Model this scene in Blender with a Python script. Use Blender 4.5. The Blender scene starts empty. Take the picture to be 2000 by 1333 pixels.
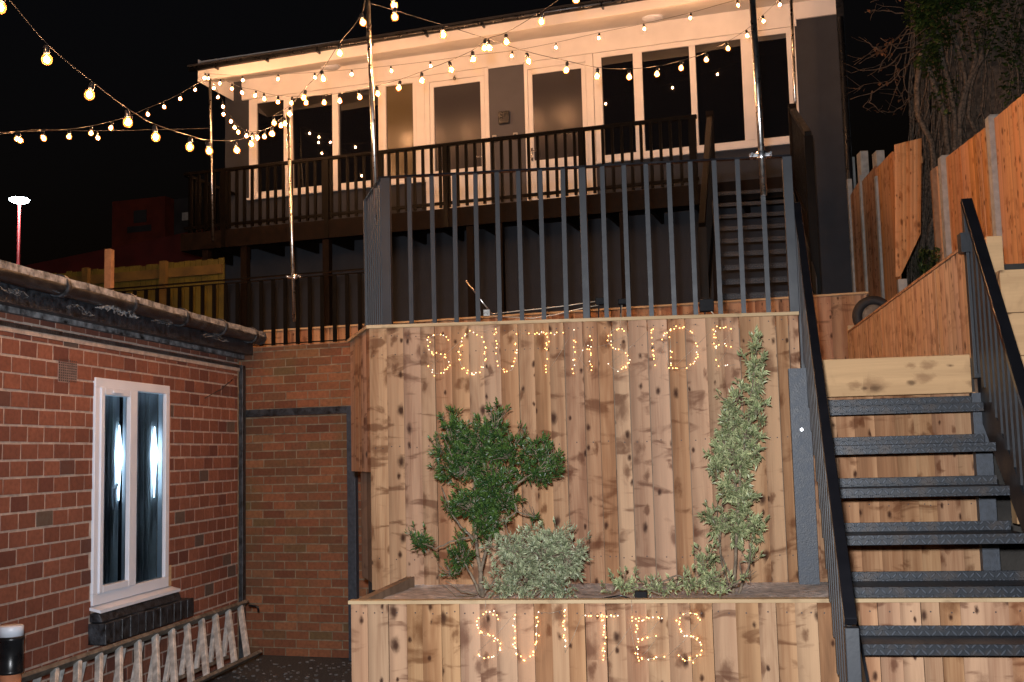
import bpy, math, random
from mathutils import Vector, Matrix, noise
random.seed(7)
D = bpy.data; sc = bpy.context.scene; col = sc.collection
V = Vector
# ------------------------------------------------------------------ camera
FPX, EYE = 2150.0, 1.75
yaw = math.radians(9); roll = math.atan(.025); pit = math.atan(218.5/FPX)
CAM = V((0, 0, EYE)); ZV = V((0, 0, 1))
F0 = V((-math.sin(yaw), math.cos(yaw), 0)); R0 = V((math.cos(yaw), math.sin(yaw), 0))
FW = F0*math.cos(pit)+ZV*math.sin(pit); U0 = -F0*math.sin(pit)+ZV*math.cos(pit)
RT = R0*math.cos(roll)-U0*math.sin(roll); UP = U0*math.cos(roll)+R0*math.sin(roll)
cd = D.cameras.new('camera'); cam = D.objects.new('camera', cd); col.objects.link(cam)
cd.sensor_width = 36; cd.lens = 36*FPX/2000; cd.clip_start = .05; cd.clip_end = 600
m = Matrix((RT, UP, -FW)).transposed().to_4x4(); m.translation = CAM; cam.matrix_world = m
sc.camera = cam
# ------------------------------------------------------------------ night sky
w = D.worlds.new('World'); sc.world = w; w.use_nodes = True
nt = w.node_tree; bg = nt.nodes['Background']
sky = nt.nodes.new('ShaderNodeTexSky'); sky.sky_type = 'NISHITA'; sky.sun_disc = False
sky.sun_elevation = math.radians(-3.7); sky.sun_rotation = math.radians(200)
nt.links.new(sky.outputs[0], bg.inputs[0]); bg.inputs[1].default_value = 0.1
# ------------------------------------------------------------------ the photographer's flash (the one frontal lamp)
fl = D.lights.new('camera_flash', 'SPOT'); fl.energy = 1750; fl.color = (.93, .95, 1); fl.shadow_soft_size = .045
fl.spot_size = math.radians(84); fl.spot_blend = .55
flo = D.objects.new('camera_flash', fl); col.objects.link(flo)
flo.location = CAM + UP*.17 - RT*.06 + FW*.02
flo.rotation_euler = (FW + RT*.14 - UP*.03).to_track_quat('-Z', 'Y').to_euler()
sc.view_settings.view_transform = 'Standard'; sc.view_settings.look = 'None'
sc.view_settings.exposure = 0; sc.view_settings.gamma = 1
sc.cycles.max_bounces = 6; sc.cycles.diffuse_bounces = 3; sc.cycles.glossy_bounces = 3
sc.cycles.transmission_bounces = 6; sc.cycles.transparent_max_bounces = 8
sc.cycles.sample_clamp_indirect = 3; sc.cycles.caustics_reflective = False; sc.cycles.caustics_refractive = False
sc.cycles.use_light_tree = True

# ------------------------------------------------------------------ ray helpers: a line of sight meets a real plane
def ray(px, py): return FW + RT*((px-1000)/FPX) + UP*((666.5-py)/FPX)
def onY(px, py, y): r = ray(px, py); return CAM + r*(y/r.y)
def onX(px, py, x): r = ray(px, py); return CAM + r*(x/r.x)
def onZ(px, py, z): r = ray(px, py); return CAM + r*((z-EYE)/r.z)
def onD(px, py, d): return CAM + ray(px, py)*d
class Fr:
    def __init__(s, o, deg):
        s.o = V(o); a = math.radians(deg); s.a = a
        s.x = V((math.cos(a), math.sin(a), 0)); s.n = V((-math.sin(a), math.cos(a), 0))
    def at(s, px, py, n=0):
        r = ray(px, py); o = s.o+s.n*n; t = (o-CAM).dot(s.n)/r.dot(s.n); P = CAM+r*t
        return (P-s.o).dot(s.x), P.z
    def w(s, a, n, z): return s.o + s.x*a + s.n*n + ZV*(z-s.o.z)
    def l(s, P): q = P-s.o; return V((q.dot(s.x), q.dot(s.n), P.z))
W = Fr((0, 0, 0), 0)
B = Fr(F0*16, -8.3)          # facade of the upper block
K = Fr(F0*12.2, -8.3)        # low board wall on the terrace
A = Fr((-3.54, 9.56, 0), -8.3)   # alley wall
L = Fr((-4.0, 9.5, 0), 90)   # outbuilding wall: x runs away from the camera, n runs into the wall

# ------------------------------------------------------------------ materials
MATS = {}
def newmat(name):
    m = D.materials.new(name); m.use_nodes = True; MATS[name] = m
    t = m.node_tree; return m, t, t.nodes['Principled BSDF']
def N(t, ty, **kw):
    n = t.nodes.new(ty)
    for k, v in kw.items():
        if k in n.inputs: n.inputs[k].default_value = v
        else: setattr(n, k, v)
    return n
def lk(t, a, b): t.links.new(a, b)
def mth(t, op, a, b=None, c=None):
    n = t.nodes.new('ShaderNodeMath'); n.operation = op
    for i, v in enumerate((a, b, c)):
        if v is None: continue
        if isinstance(v, (int, float)): n.inputs[i].default_value = v
        else: lk(t, v, n.inputs[i])
    return n.outputs[0]
def mix(t, fac, a, b, bt='MIX'):
    n = t.nodes.new('ShaderNodeMix'); n.data_type = 'RGBA'; n.blend_type = bt
    for i, v in ((0, fac), (6, a), (7, b)):
        if isinstance(v, (int, float)): n.inputs[i].default_value = v
        elif isinstance(v, tuple): n.inputs[i].default_value = (*v, 1)
        else: lk(t, v, n.inputs[i])
    return n.outputs[2]
def ramp(t, f, stops):
    n = t.nodes.new('ShaderNodeValToRGB'); e = n.color_ramp.elements
    while len(e) < len(stops): e.new(.5)
    for x, (p, c) in zip(e, stops): x.position = p; x.color = (*c, 1) if isinstance(c, tuple) else (c, c, c, 1)
    lk(t, f, n.inputs[0]); return n.outputs[0]
def simple(name, c, rough=.5, metal=0, var=.12, scale=6, bump=0, spec=.5, bscale=60):
    m, t, p = newmat(name)
    tc = N(t, 'ShaderNodeTexCoord'); nz = N(t, 'ShaderNodeTexNoise', Scale=scale, Detail=5.0)
    lk(t, tc.outputs['Object'], nz.inputs['Vector'])
    c2 = tuple(x*(1-var*2) for x in c); c3 = tuple(min(1, x*(1+var)) for x in c)
    lk(t, ramp(t, nz.outputs[0], [(.3, c2), (.68, c3)]), p.inputs['Base Color'])
    lk(t, mth(t, 'MULTIPLY_ADD', nz.outputs[0], .3, rough-.15), p.inputs['Roughness'])
    p.inputs['Metallic'].default_value = metal; p.inputs['Specular IOR Level'].default_value = spec
    if bump:
        n2 = N(t, 'ShaderNodeTexNoise', Scale=bscale, Detail=4.0); lk(t, tc.outputs['Object'], n2.inputs['Vector'])
        b = N(t, 'ShaderNodeBump', Strength=bump, Distance=.01); lk(t, n2.outputs[0], b.inputs['Height'])
        lk(t, b.outputs[0], p.inputs['Normal'])
    return m
def emis(name, c, s):
    m, t, p = newmat(name); p.inputs['Base Color'].default_value = (*c, 1)
    p.inputs['Emission Color'].default_value = (*c, 1); p.inputs['Emission Strength'].default_value = s
    return m
def wood(name, light, mid, dark, knots=1.0, stain=1.0, horiz=False):
    """boards: grain along z (or x); colour attribute 'tone' = random numbers per board"""
    m, t, p = newmat(name)
    tc = N(t, 'ShaderNodeTexCoord'); at = N(t, 'ShaderNodeAttribute', attribute_name='tone')
    sp = N(t, 'ShaderNodeSeparateXYZ'); lk(t, tc.outputs['Object'], sp.inputs[0])
    sa = N(t, 'ShaderNodeSeparateColor'); lk(t, at.outputs['Color'], sa.inputs[0])
    off = mth(t, 'MULTIPLY', sa.outputs[0], 37.0); off2 = mth(t, 'MULTIPLY', sa.outputs[1], 23.0)
    hx = mth(t, 'ADD', sp.outputs[0], sp.outputs[1]); gz = sp.outputs[2]
    if horiz: hx, gz = mth(t, 'ADD', sp.outputs[2], sp.outputs[1]), sp.outputs[0]
    def vec(sx, sz):
        c = N(t, 'ShaderNodeCombineXYZ')
        lk(t, mth(t, 'MULTIPLY_ADD', hx, sx, off), c.inputs[0]); lk(t, mth(t, 'MULTIPLY_ADD', gz, sz, off2), c.inputs[1])
        return c.outputs[0]
    def vec0(sx, sz):
        c = N(t, 'ShaderNodeCombineXYZ')
        lk(t, mth(t, 'MULTIPLY', hx, sx), c.inputs[0]); lk(t, mth(t, 'MULTIPLY_ADD', sa.outputs[0], .35, mth(t, 'MULTIPLY', gz, sz)), c.inputs[1]); lk(t, mth(t, 'MULTIPLY', sa.outputs[1], .5), c.inputs[2])
        return c.outputs[0]
    def mrange(v, a, b, c, d):
        n = N(t, 'ShaderNodeMapRange'); n.interpolation_type = 'SMOOTHSTEP'
        for i, x in enumerate((a, b, c, d)): n.inputs[i+1].default_value = x
        lk(t, v, n.inputs[0]); return n.outputs[0]
    # knots first: they bend the grain
    def knotlayer(sx, sz, thr, r0, r1, wob):
        vo = N(t, 'ShaderNodeTexVoronoi', voronoi_dimensions='2D', Scale=1.0, Randomness=1.0); lk(t, vec(sx, sz), vo.inputs['Vector'])
        nd = N(t, 'ShaderNodeTexNoise', Scale=1.0, Detail=3.0); lk(t, vec(sx*4, sz*4), nd.inputs['Vector'])
        d = mth(t, 'ADD', vo.outputs['Distance'], mth(t, 'MULTIPLY_ADD', nd.outputs[0], wob, -wob/2))
        sv = N(t, 'ShaderNodeSeparateColor'); lk(t, vo.outputs['Color'], sv.inputs[0])
        d = mth(t, 'MULTIPLY', d, mth(t, 'MULTIPLY_ADD', sv.outputs[1], 1.3, .65))
        return d, mth(t, 'GREATER_THAN', sv.outputs[0], thr), mrange(d, r0, r1, 1, 0)
    d1, s1, k1 = knotlayer(11, 6.5, .66, .04, .24, .22)      # small hard knots
    d2, s2, k2 = knotlayer(8, 4.4, .50, .04, .34, .50)       # large soft smudges round a knot
    bend = mth(t, 'MULTIPLY', mth(t, 'MULTIPLY', k2, s2), .55)
    n1 = N(t, 'ShaderNodeTexNoise', Scale=1.0, Detail=3.0, Distortion=.5); lk(t, vec(11, .8), n1.inputs['Vector'])
    n2 = N(t, 'ShaderNodeTexNoise', Scale=1.0, Detail=3.0, Distortion=.2); lk(t, vec(130, 2.5), n2.inputs['Vector'])
    n3 = N(t, 'ShaderNodeTexNoise', Scale=1.0, Detail=1.0); lk(t, vec(8, .9), n3.inputs['Vector'])
    rings = mth(t, 'SINE', mth(t, 'MULTIPLY', mth(t, 'ADD', n3.outputs[0], bend), 80.0))
    f = mth(t, 'MULTIPLY_ADD', n1.outputs[0], 1.1, mth(t, 'MULTIPLY', n2.outputs[0], .30))
    f = mth(t, 'MULTIPLY_ADD', sa.outputs[1], .26, f); f = mth(t, 'MULTIPLY_ADD', rings, .03, f)
    c = ramp(t, mth(t, 'SUBTRACT', f, .38), [(.15, tuple(min(1, x*1.12) for x in light)), (.38, light), (.62, mid), (.9, tuple(x*.6 for x in mid))])
    # pale sapwood along one edge of some boards, overlap shading painted browner at the other
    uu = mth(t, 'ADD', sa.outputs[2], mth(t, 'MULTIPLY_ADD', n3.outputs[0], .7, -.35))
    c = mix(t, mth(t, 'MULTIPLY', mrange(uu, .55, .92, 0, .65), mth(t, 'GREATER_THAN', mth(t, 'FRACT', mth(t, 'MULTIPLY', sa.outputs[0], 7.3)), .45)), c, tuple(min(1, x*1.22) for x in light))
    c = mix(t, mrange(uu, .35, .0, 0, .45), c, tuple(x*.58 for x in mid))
    # brown treatment bands that run across neighbouring boards
    n4 = N(t, 'ShaderNodeTexNoise', Scale=1.0, Detail=4.0, Distortion=.7); lk(t, vec0(4.5, 12.0), n4.inputs['Vector'])
    c = mix(t, mrange(n4.outputs[0], .55, .68, 0, .72*stain), c, dark)
    c = mix(t, mth(t, 'MULTIPLY', mth(t, 'MULTIPLY', k2, s2), .75*knots), c, dark)
    c = mix(t, mth(t, 'MULTIPLY', mth(t, 'MULTIPLY', k1, s1), .97*knots), c, tuple(x*.42 for x in dark))
    hv = N(t, 'ShaderNodeHueSaturation'); lk(t, c, hv.inputs['Color'])
    lk(t, mth(t, 'MULTIPLY_ADD', sa.outputs[0], .20, .87), hv.inputs['Value'])
    lk(t, mth(t, 'MULTIPLY_ADD', mth(t, 'FRACT', mth(t, 'MULTIPLY', sa.outputs[1], 5.7)), .010, .4925), hv.inputs['Hue']); lk(t, mth(t, 'MULTIPLY_ADD', sa.outputs[1], .18, .98), hv.inputs['Saturation'])
    lk(t, hv.outputs[0], p.inputs['Base Color']); p.inputs['Roughness'].default_value = .75
    p.inputs['Specular IOR Level'].default_value = .25
    b = N(t, 'ShaderNodeBump', Strength=.4, Distance=.004)
    lk(t, mth(t, 'ADD', n2.outputs[0], mth(t, 'MULTIPLY', rings, .15)), b.inputs['Height']); lk(t, b.outputs[0], p.inputs['Normal'])
    return m
def brickmat(name, cols, moss=0):
    m, t, p = newmat(name)
    at = N(t, 'ShaderNodeAttribute', attribute_name='tone'); sa = N(t, 'ShaderNodeSeparateColor'); lk(t, at.outputs['Color'], sa.inputs[0])
    tc = N(t, 'ShaderNodeTexCoord'); nz = N(t, 'ShaderNodeTexNoise', Scale=35.0, Detail=6.0); lk(t, tc.outputs['Object'], nz.inputs['Vector'])
    nb = N(t, 'ShaderNodeTexNoise', Scale=2.2, Detail=5.0, Distortion=.6); lk(t, tc.outputs['Object'], nb.inputs['Vector'])
    c = ramp(t, sa.outputs[0], cols)
    c = mix(t, ramp(t, nz.outputs[0], [(.40, 0.0), (.75, .45)]), c, tuple(x*.5 for x in cols[0][1]))
    c = mix(t, ramp(t, nb.outputs[0], [(.5, 0.0), (.75, .55)]), c, (.10, .075, .045) if moss else (.12, .05, .035))
    if moss:
        nm = N(t, 'ShaderNodeTexNoise', Scale=1.3, Detail=6.0, Distortion=.8); lk(t, tc.outputs['Object'], nm.inputs['Vector'])
        c = mix(t, ramp(t, nm.outputs[0], [(.5, 0.0), (.7, .5)]), c, (.12, .095, .035))
    lk(t, c, p.inputs['Base Color']); p.inputs['Roughness'].default_value = .85; p.inputs['Specular IOR Level'].default_value = .2
    b = N(t, 'ShaderNodeBump', Strength=.5, Distance=.004); lk(t, nz.outputs[0], b.inputs['Height']); lk(t, b.outputs[0], p.inputs['Normal'])
    return m
def leafmat(name, base, edge, young, vari=0.0):
    m, t, p = newmat(name)
    at = N(t, 'ShaderNodeAttribute', attribute_name='tone'); sa = N(t, 'ShaderNodeSeparateColor'); lk(t, at.outputs['Color'], sa.inputs[0])
    c = mix(t, sa.outputs[0], base, young)
    c = mix(t, mth(t, 'MULTIPLY', sa.outputs[2], vari), c, edge)
    hv = N(t, 'ShaderNodeHueSaturation'); lk(t, c, hv.inputs['Color']); lk(t, mth(t, 'MULTIPLY_ADD', sa.outputs[1], .9, .5), hv.inputs['Value'])
    lk(t, hv.outputs[0], p.inputs['Base Color']); p.inputs['Roughness'].default_value = .42
    p.inputs['Specular IOR Level'].default_value = .4
    return m

M_wood = wood('fence_timber', (.43, .268, .160), (.30, .168, .096), (.105, .040, .018), 1.0, 1.0)
M_woods = wood('side_wall_timber', (.50, .345, .225), (.39, .255, .16), (.16, .08, .045), .9, .5)
M_sleeper = wood('pale_sleeper_timber', (.54, .335, .165), (.45, .27, .13), (.22, .11, .05), .8, .3, True)
M_woodd = wood('dull_brown_timber', (.40, .25, .15), (.28, .15, .09), (.10, .05, .03), .9, .8)  # slightly darker brown than the fence timber
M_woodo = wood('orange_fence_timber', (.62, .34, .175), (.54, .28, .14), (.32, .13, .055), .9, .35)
M_woodr = wood('sleeper_timber', (.50, .32, .19), (.38, .22, .13), (.18, .09, .05), .6, .3)
M_wooddark = wood('old_brown_timber', (.26, .185, .13), (.19, .13, .09), (.09, .06, .04), .5, .4)
M_cap = wood('pale_cap_timber', (.50, .37, .23), (.42, .29, .17), (.30, .18, .10), .3, .12, True)
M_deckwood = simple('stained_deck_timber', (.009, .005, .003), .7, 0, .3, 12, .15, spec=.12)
M_steel = simple('anthracite_steel', (.010, .0125, .017), .5, .0, .14, 9, .05)
M_steelw = simple('dusty_steel', (.040, .049, .064), .5, 0, .22, 30, .2, bscale=140)
M_handrail = simple('gloss_black_handrail', (.008, .008, .010), .22, 0, .1, 8)
M_balc = simple('black_brown_rail_paint', (.004, .003, .002), .45, 0, .15, 14, spec=.12)
M_galv = simple('galvanised_tube', (.62, .60, .56), .3, 1.0, .08, 25)
M_chrome = simple('bright_zinc', (.85, .86, .88), .25, 1.0, .05, 25)
M_white = simple('white_upvc', (.70, .75, .84), .35, 0, .03, 4)
M_warmwhite = simple('white_painted_board', (.80, .78, .75), .5, 0, .04, 3)
M_render = simple('dark_grey_render', (.034, .038, .047), .85, 0, .12, 5, .4, bscale=90)
M_renderb = simple('grey_cladding_board', (.075, .075, .085), .6, 0, .06, 4)
M_black = simple('black_plastic', (.012, .013, .015), .3, 0, .2, 10)
M_box = simple('matt_black_plastic', (.008, .008, .009), .6, 0, .2, 10, spec=.1)
M_blackpaint = simple('weathered_black_paint', (.026, .031, .038), .45, 0, .5, 22, .5, bscale=70)
M_dirty = simple('dirty_grey_felt', (.22, .22, .215), .9, 0, .4, 25, .7)
M_mortar = simple('pale_mortar', (.46, .37, .31), .95, 0, .15, 20, .6)
M_mortar2 = simple('brown_mortar', (.22, .17, .11), .95, 0, .25, 14, .6)
M_brick = brickmat('pressed_red_brick', [(0, (.18, .070, .046)), (.5, (.265, .105, .066)), (.88, (.13, .052, .040)), (.93, (.10, .075, .065)), (1, (.12, .09, .07))])
M_brick2 = brickmat('old_orange_brick', [(0, (.15, .058, .032)), (.5, (.23, .088, .044)), (.85, (.29, .12, .058)), (.95, (.15, .095, .045)), (1, (.17, .075, .04))], 1)
M_soil = simple('dry_soil', (.60, .51, .45), .95, 0, .22, 18, 1.0, bscale=45)
M_tarmac = simple('old_tarmac', (.055, .056, .058), .9, 0, .3, 60, 1.0, bscale=160)
M_gravelground = simple('dark_earth', (.04, .035, .03), .95, 0, .3, 6, .8)
M_conc = simple('concrete_post', (.42, .41, .38), .85, 0, .12, 15, .4)
M_alu = simple('worn_aluminium', (.62, .62, .60), .5, .25, .22, 16, .2)
M_alud = simple('dull_aluminium_stile', (.17, .145, .115), .7, .1, .3, 18, .3)
M_terra = simple('terracotta_pipe', (.50, .20, .10), .6, 0, .1, 10)
M_web = simple('dusty_cobweb', (.30, .33, .35), .9, 0, .2, 40)
M_bark = simple('grey_brown_bark', (.13, .095, .07), .9, 0, .35, 14, .9, bscale=30)
M_twig = simple('pale_twig', (.12, .085, .06), .8, 0, .3, 20)
M_stem = simple('shrub_stem', (.20, .15, .10), .8, 0, .3, 30, .4)
M_leafg = leafmat('yew_green_leaf', (.014, .045, .012), (.2, .25, .06), (.085, .150, .028), .3)
M_leafv = leafmat('variegated_leaf', (.035, .075, .022), (.56, .56, .30), (.12, .18, .06), 1.0)
M_leafs = leafmat('silver_variegated_leaf', (.04, .075, .028), (.52, .53, .34), (.12, .16, .06), 1.0)
M_ivy = leafmat('ivy_leaf', (.015, .035, .010), (.1, .12, .05), (.045, .08, .018), .2)
M_dead = simple('dead_brown_leaf', (.16, .07, .03), .8, 0, .3, 20)
M_red = simple('maroon_cladding', (.085, .010, .008), .7, 0, .15, 3)
M_orangebox = simple('orange_red_cladding', (.13, .020, .008), .7, 0, .2, 3)
M_greybox = simple('grey_cladding', (.03, .03, .033), .7, 0, .2, 3)
M_yellow = simple('yellow_painted_board', (.09, .07, .005), .75, 0, .22, 4)
M_yellowo = simple('ochre_painted_rail', (.10, .06, .011), .75, 0, .2, 6)
M_postw = simple('new_pine_post', (.36, .20, .11), .75, 0, .15, 12)
M_tyre = simple('tyre_rubber', (.018, .018, .02), .7, 0, .2, 30, .4)
M_redpole = simple('red_lamp_column', (.55, .03, .03), .5)
M_cable = simple('black_cable', (.005, .004, .004), .7)
M_wirepale = simple('clear_fairy_wire', (.5, .42, .32), .4, .3)
M_nail = simple('rusty_nail_head', (.07, .045, .035), .6, .3)
M_bulb = emis('lit_filament_core', (1, .47, .205), 3400)
mgl, tgl, pgl = newmat('halo_bulb_glass'); pgl.inputs['Base Color'].default_value = (.02, .006, .002, 1); pgl.inputs['Alpha'].default_value = .55
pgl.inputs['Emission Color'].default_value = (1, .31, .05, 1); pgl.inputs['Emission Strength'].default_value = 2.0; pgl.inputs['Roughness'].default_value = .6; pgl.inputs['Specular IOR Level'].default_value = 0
M_globe = mgl  # amber glow of the oversized glass paints a halo round the core
M_led = emis('lit_fairy_light', (1, .48, .13), 9)
M_led2 = emis('pale_lit_fairy_light', (1, .80, .58), 4)
M_lamp = emis('lit_lamp_glass', (.85, .97, 1), 60)
M_streak = emis('cool_streak_glow', (.70, .88, 1), 14)  # glow added for the streaks reflected in the left window
def glassy(name, c, rough, spec=1.0):
    m, t, p = newmat(name); p.inputs['Base Color'].default_value = (*c, 1)
    p.inputs['Roughness'].default_value = rough; p.inputs['IOR'].default_value = 1.52
    p.inputs['Specular IOR Level'].default_value = spec; return m
M_pane = glassy('dark_window_glass', (.004, .004, .005), .02, .9)
M_frost = glassy('frosted_door_glass', (.032, .030, .034), .28, .7)
M_glowpane = glassy('glow_tinted_pane', (.10, .075, .035), .22, 1.0)  # yellow glow of this pane is put into the glass colour
mg, tg, pg = newmat('clear_window_glass'); pg.inputs['Transmission Weight'].default_value = 1; pg.inputs['Roughness'].default_value = .03
pg.inputs['IOR'].default_value = 1.02; pg.inputs['Specular IOR Level'].default_value = .6; pg.inputs['Base Color'].default_value = (.75, .85, .9, 1)
M_clear = mg
# chequer plate: raised lozenges as bump
mc, t, p = newmat('chequer_plate'); tc = N(t, 'ShaderNodeTexCoord'); sp = N(t, 'ShaderNodeSeparateXYZ'); lk(t, tc.outputs['Object'], sp.inputs[0])
cellu = mth(t, 'MULTIPLY', sp.outputs[0], 34.0); cellv = mth(t, 'MULTIPLY', mth(t, 'ADD', sp.outputs[1], sp.outputs[2]), 34.0)
par = mth(t, 'MULTIPLY_ADD', mth(t, 'MODULO', mth(t, 'FLOOR', mth(t, 'ADD', cellu, 900.0)), 2.0), 2.0, -1.0)
dia = mth(t, 'SINE', mth(t, 'MULTIPLY', mth(t, 'MULTIPLY_ADD', par, cellu, cellv), 6.2832))
edge = mth(t, 'SINE', mth(t, 'MULTIPLY', mth(t, 'FRACT', mth(t, 'ADD', cellu, 900.0)), 3.1416))
chr_ = ramp(t, mth(t, 'MULTIPLY', dia, edge), [(.25, 0.0), (.55, 1.0)])
nz = N(t, 'ShaderNodeTexNoise', Scale=14.0, Detail=5.0); lk(t, tc.outputs['Object'], nz.inputs['Vector'])
cc = mix(t, chr_, (.011, .014, .019), (.052, .060, .074)); cc = mix(t, ramp(t, nz.outputs[0], [(.48, 0.0), (.72, .75)]), cc, (.050, .036, .028))
lk(t, cc, p.inputs['Base Color']); p.inputs['Roughness'].default_value = .42; p.inputs['Metallic'].default_value = .2
b = N(t, 'ShaderNodeBump', Strength=.8, Distance=.003); lk(t, chr_, b.inputs['Height']); lk(t, b.outputs[0], p.inputs['Normal'])
M_cheq = mc

# ------------------------------------------------------------------ mesh building
class MB:
    def __init__(s): s.v = []; s.f = []; s.mi = []; s.c = []; s.sm = []
    def face(s, idx, mi=0, c=(.5, .5, .5), sm=False): s.f.append(idx); s.mi.append(mi); s.c.append(c); s.sm.append(sm)
    def poly(s, pts, mi=0, c=(.5, .5, .5)):
        n = len(s.v); s.v += [tuple(p) for p in pts]; s.face(tuple(range(n, n+len(pts))), mi, c); return s
    def hexa(s, p, mi=0, c=(.5, .5, .5), lr=False):
        n = len(s.v); s.v += [tuple(q) for q in p]
        for f in ((0, 3, 2, 1), (4, 5, 6, 7), (0, 1, 5, 4), (1, 2, 6, 5), (2, 3, 7, 6), (3, 0, 4, 7)):
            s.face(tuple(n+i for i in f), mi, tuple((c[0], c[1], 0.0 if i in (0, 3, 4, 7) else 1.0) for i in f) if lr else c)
        return s
    def box(s, x0, x1, y0, y1, z0, z1, mi=0, c=(.5, .5, .5)):
        return s.hexa([(x0, y0, z0), (x1, y0, z0), (x1, y1, z0), (x0, y1, z0), (x0, y0, z1), (x1, y0, z1), (x1, y1, z1), (x0, y1, z1)], mi, c)
    def bar(s, a, b, wd, ht, mi=0, up=ZV, c=(.5, .5, .5)):
        a = V(a); b = V(b); d = (b-a).normalized(); sd = d.cross(up)
        if sd.length < 1e-4: sd = d.cross(V((1, 0, 0)))
        sd.normalize(); u = sd.cross(d).normalized(); sd *= wd/2; u *= ht/2
        return s.hexa([a-sd-u, a+sd-u, b+sd-u, b-sd-u, a-sd+u, a+sd+u, b+sd+u, b-sd+u], mi, c)
    def tube(s, pts, r, seg=8, mi=0, cap=True, c=(.5, .5, .5)):
        pts = [V(p) for p in pts]; n = len(pts); rs = r if isinstance(r, (list, tuple)) else [r]*n
        up = None; base = len(s.v)
        for i, p in enumerate(pts):
            d = (pts[min(i+1, n-1)]-pts[max(i-1, 0)]).normalized()
            if up is None: up = d.cross(V((.13, .31, .94)) if abs(d.z) < .9 else V((1, .1, 0))).normalized()
            up = (up-d*up.dot(d)).normalized(); sd = d.cross(up)
            for k in range(seg):
                a = 2*math.pi*k/seg; s.v.append(tuple(p+(up*math.cos(a)+sd*math.sin(a))*rs[i]))
        for i in range(n-1):
            for k in range(seg):
                a = base+i*seg+k; b_ = base+i*seg+(k+1) % seg
                s.face((a, b_, b_+seg, a+seg), mi, c, True)
        if cap:
            s.face(tuple(base+k for k in reversed(range(seg))), mi, c); s.face(tuple(base+(n-1)*seg+k for k in range(seg)), mi, c)
        return s
    def lathe(s, prof, seg=16, o=(0, 0, 0), ax='z', mi=0, c=(.5, .5, .5)):
        base = len(s.v); o = V(o)
        for r, h in prof:
            for k in range(seg):
                a = 2*math.pi*k/seg; x, y = r*math.cos(a), r*math.sin(a)
                q = V((x, y, h)) if ax == 'z' else (V((h, x, y)) if ax == 'x' else V((x, h, y)))
                s.v.append(tuple(o+q))
        for i in range(len(prof)-1):
            for k in range(seg):
                a = base+i*seg+k; b_ = base+i*seg+(k+1) % seg; s.face((a, b_, b_+seg, a+seg), mi, c, True)
        s.face(tuple(base+k for k in reversed(range(seg))), mi, c); s.face(tuple(base+(len(prof)-1)*seg+k for k in range(seg)), mi, c)
        return s
    def prism(s, poly, z0, z1, mi=0, c=(.5, .5, .5)):
        n = len(poly); b_ = len(s.v)
        s.v += [(x, y, z0) for x, y in poly]+[(x, y, z1) for x, y in poly]
        s.face(tuple(b_+i for i in reversed(range(n))), mi, c); s.face(tuple(b_+n+i for i in range(n)), mi, c)
        for i in range(n): j = (i+1) % n; s.face((b_+i, b_+j, b_+n+j, b_+n+i), mi, c)
        return s
    def xz(s, poly, y0, y1, mi=0, c=(.5, .5, .5)):
        """polygon in x,z extruded along y"""
        n = len(poly); b_ = len(s.v)
        s.v += [(x, y0, z) for x, z in poly]+[(x, y1, z) for x, z in poly]
        s.face(tuple(b_+i for i in range(n)), mi, c); s.face(tuple(b_+n+i for i in reversed(range(n))), mi, c)
        for i in range(n): j = (i+1) % n; s.face((b_+j, b_+i, b_+n+i, b_+n+j), mi, c)
        return s
    def mesh(s, name, mats, off=(0, 0, 0)):
        me = D.meshes.new(name); ox, oy, oz = off
        me.from_pydata([(x-ox, y-oy, z-oz) for x, y, z in s.v], [], s.f)
        for m in (mats if isinstance(mats, (list, tuple)) else [mats]): me.materials.append(m)
        me.polygons.foreach_set('material_index', s.mi); me.polygons.foreach_set('use_smooth', s.sm)
        ca = me.color_attributes.new('tone', 'FLOAT_COLOR', 'CORNER'); buf = []
        for f, c in zip(s.f, s.c):
            if isinstance(c[0], tuple):
                for q in c: buf += [q[0], q[1], q[2], 1.0]
            else: buf += [c[0], c[1], c[2], 1.0]*len(f)
        ca.data.foreach_set('color', buf); me.update(); return me
def setp(o, label=None, cat=None, group=None, kind=None):
    if label: o['label'] = label
    if cat: o['category'] = cat
    if group: o['group'] = group
    if kind: o['kind'] = kind
    return o
class Thing:
    """Empty at a frame-local base point; parts are given in frame coordinates"""
    def __init__(s, name, label, cat, fr=W, base=(0, 0, 0), group=None):
        s.fr = fr; s.base = V(base); o = D.objects.new(name, None); col.objects.link(o); s.o = o; o.empty_display_size = .1
        o.location = fr.w(base[0], base[1], base[2]); o.rotation_euler = (0, 0, fr.a); setp(o, label, cat, group)
    def part(s, name, mb, mats, parent=None, label=None, bevel=0, kind=None):
        me = mb.mesh(name, mats, s.base); return s.inst(name, me, None, parent, label, bevel, kind)
    def inst(s, name, me, loc=None, parent=None, label=None, bevel=0, kind=None, rot=None):
        o = D.objects.new(name, me); col.objects.link(o); o.parent = parent or s.o
        if loc is not None: o.location = V(loc)-s.base if parent is None else V(loc)
        if rot: o.rotation_euler = rot
        if bevel: b = o.modifiers.new('bevel', 'BEVEL'); b.width = bevel; b.segments = 2; b.limit_method = 'ANGLE'
        if label: o['label'] = label
        if kind: o['kind'] = kind
        return o
def single(name, mb, mats, label, cat, fr=W, base=(0, 0, 0), group=None, kind=None, bevel=0):
    o = D.objects.new(name, mb.mesh(name, mats, base)); col.objects.link(o)
    o.location = fr.w(*base); o.rotation_euler = (0, 0, fr.a); setp(o, label, cat, group, kind)
    if bevel: b = o.modifiers.new('bevel', 'BEVEL'); b.width = bevel; b.segments = 2; b.limit_method = 'ANGLE'
    return o
def rnd(): return (random.random(), random.random(), random.random())
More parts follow.
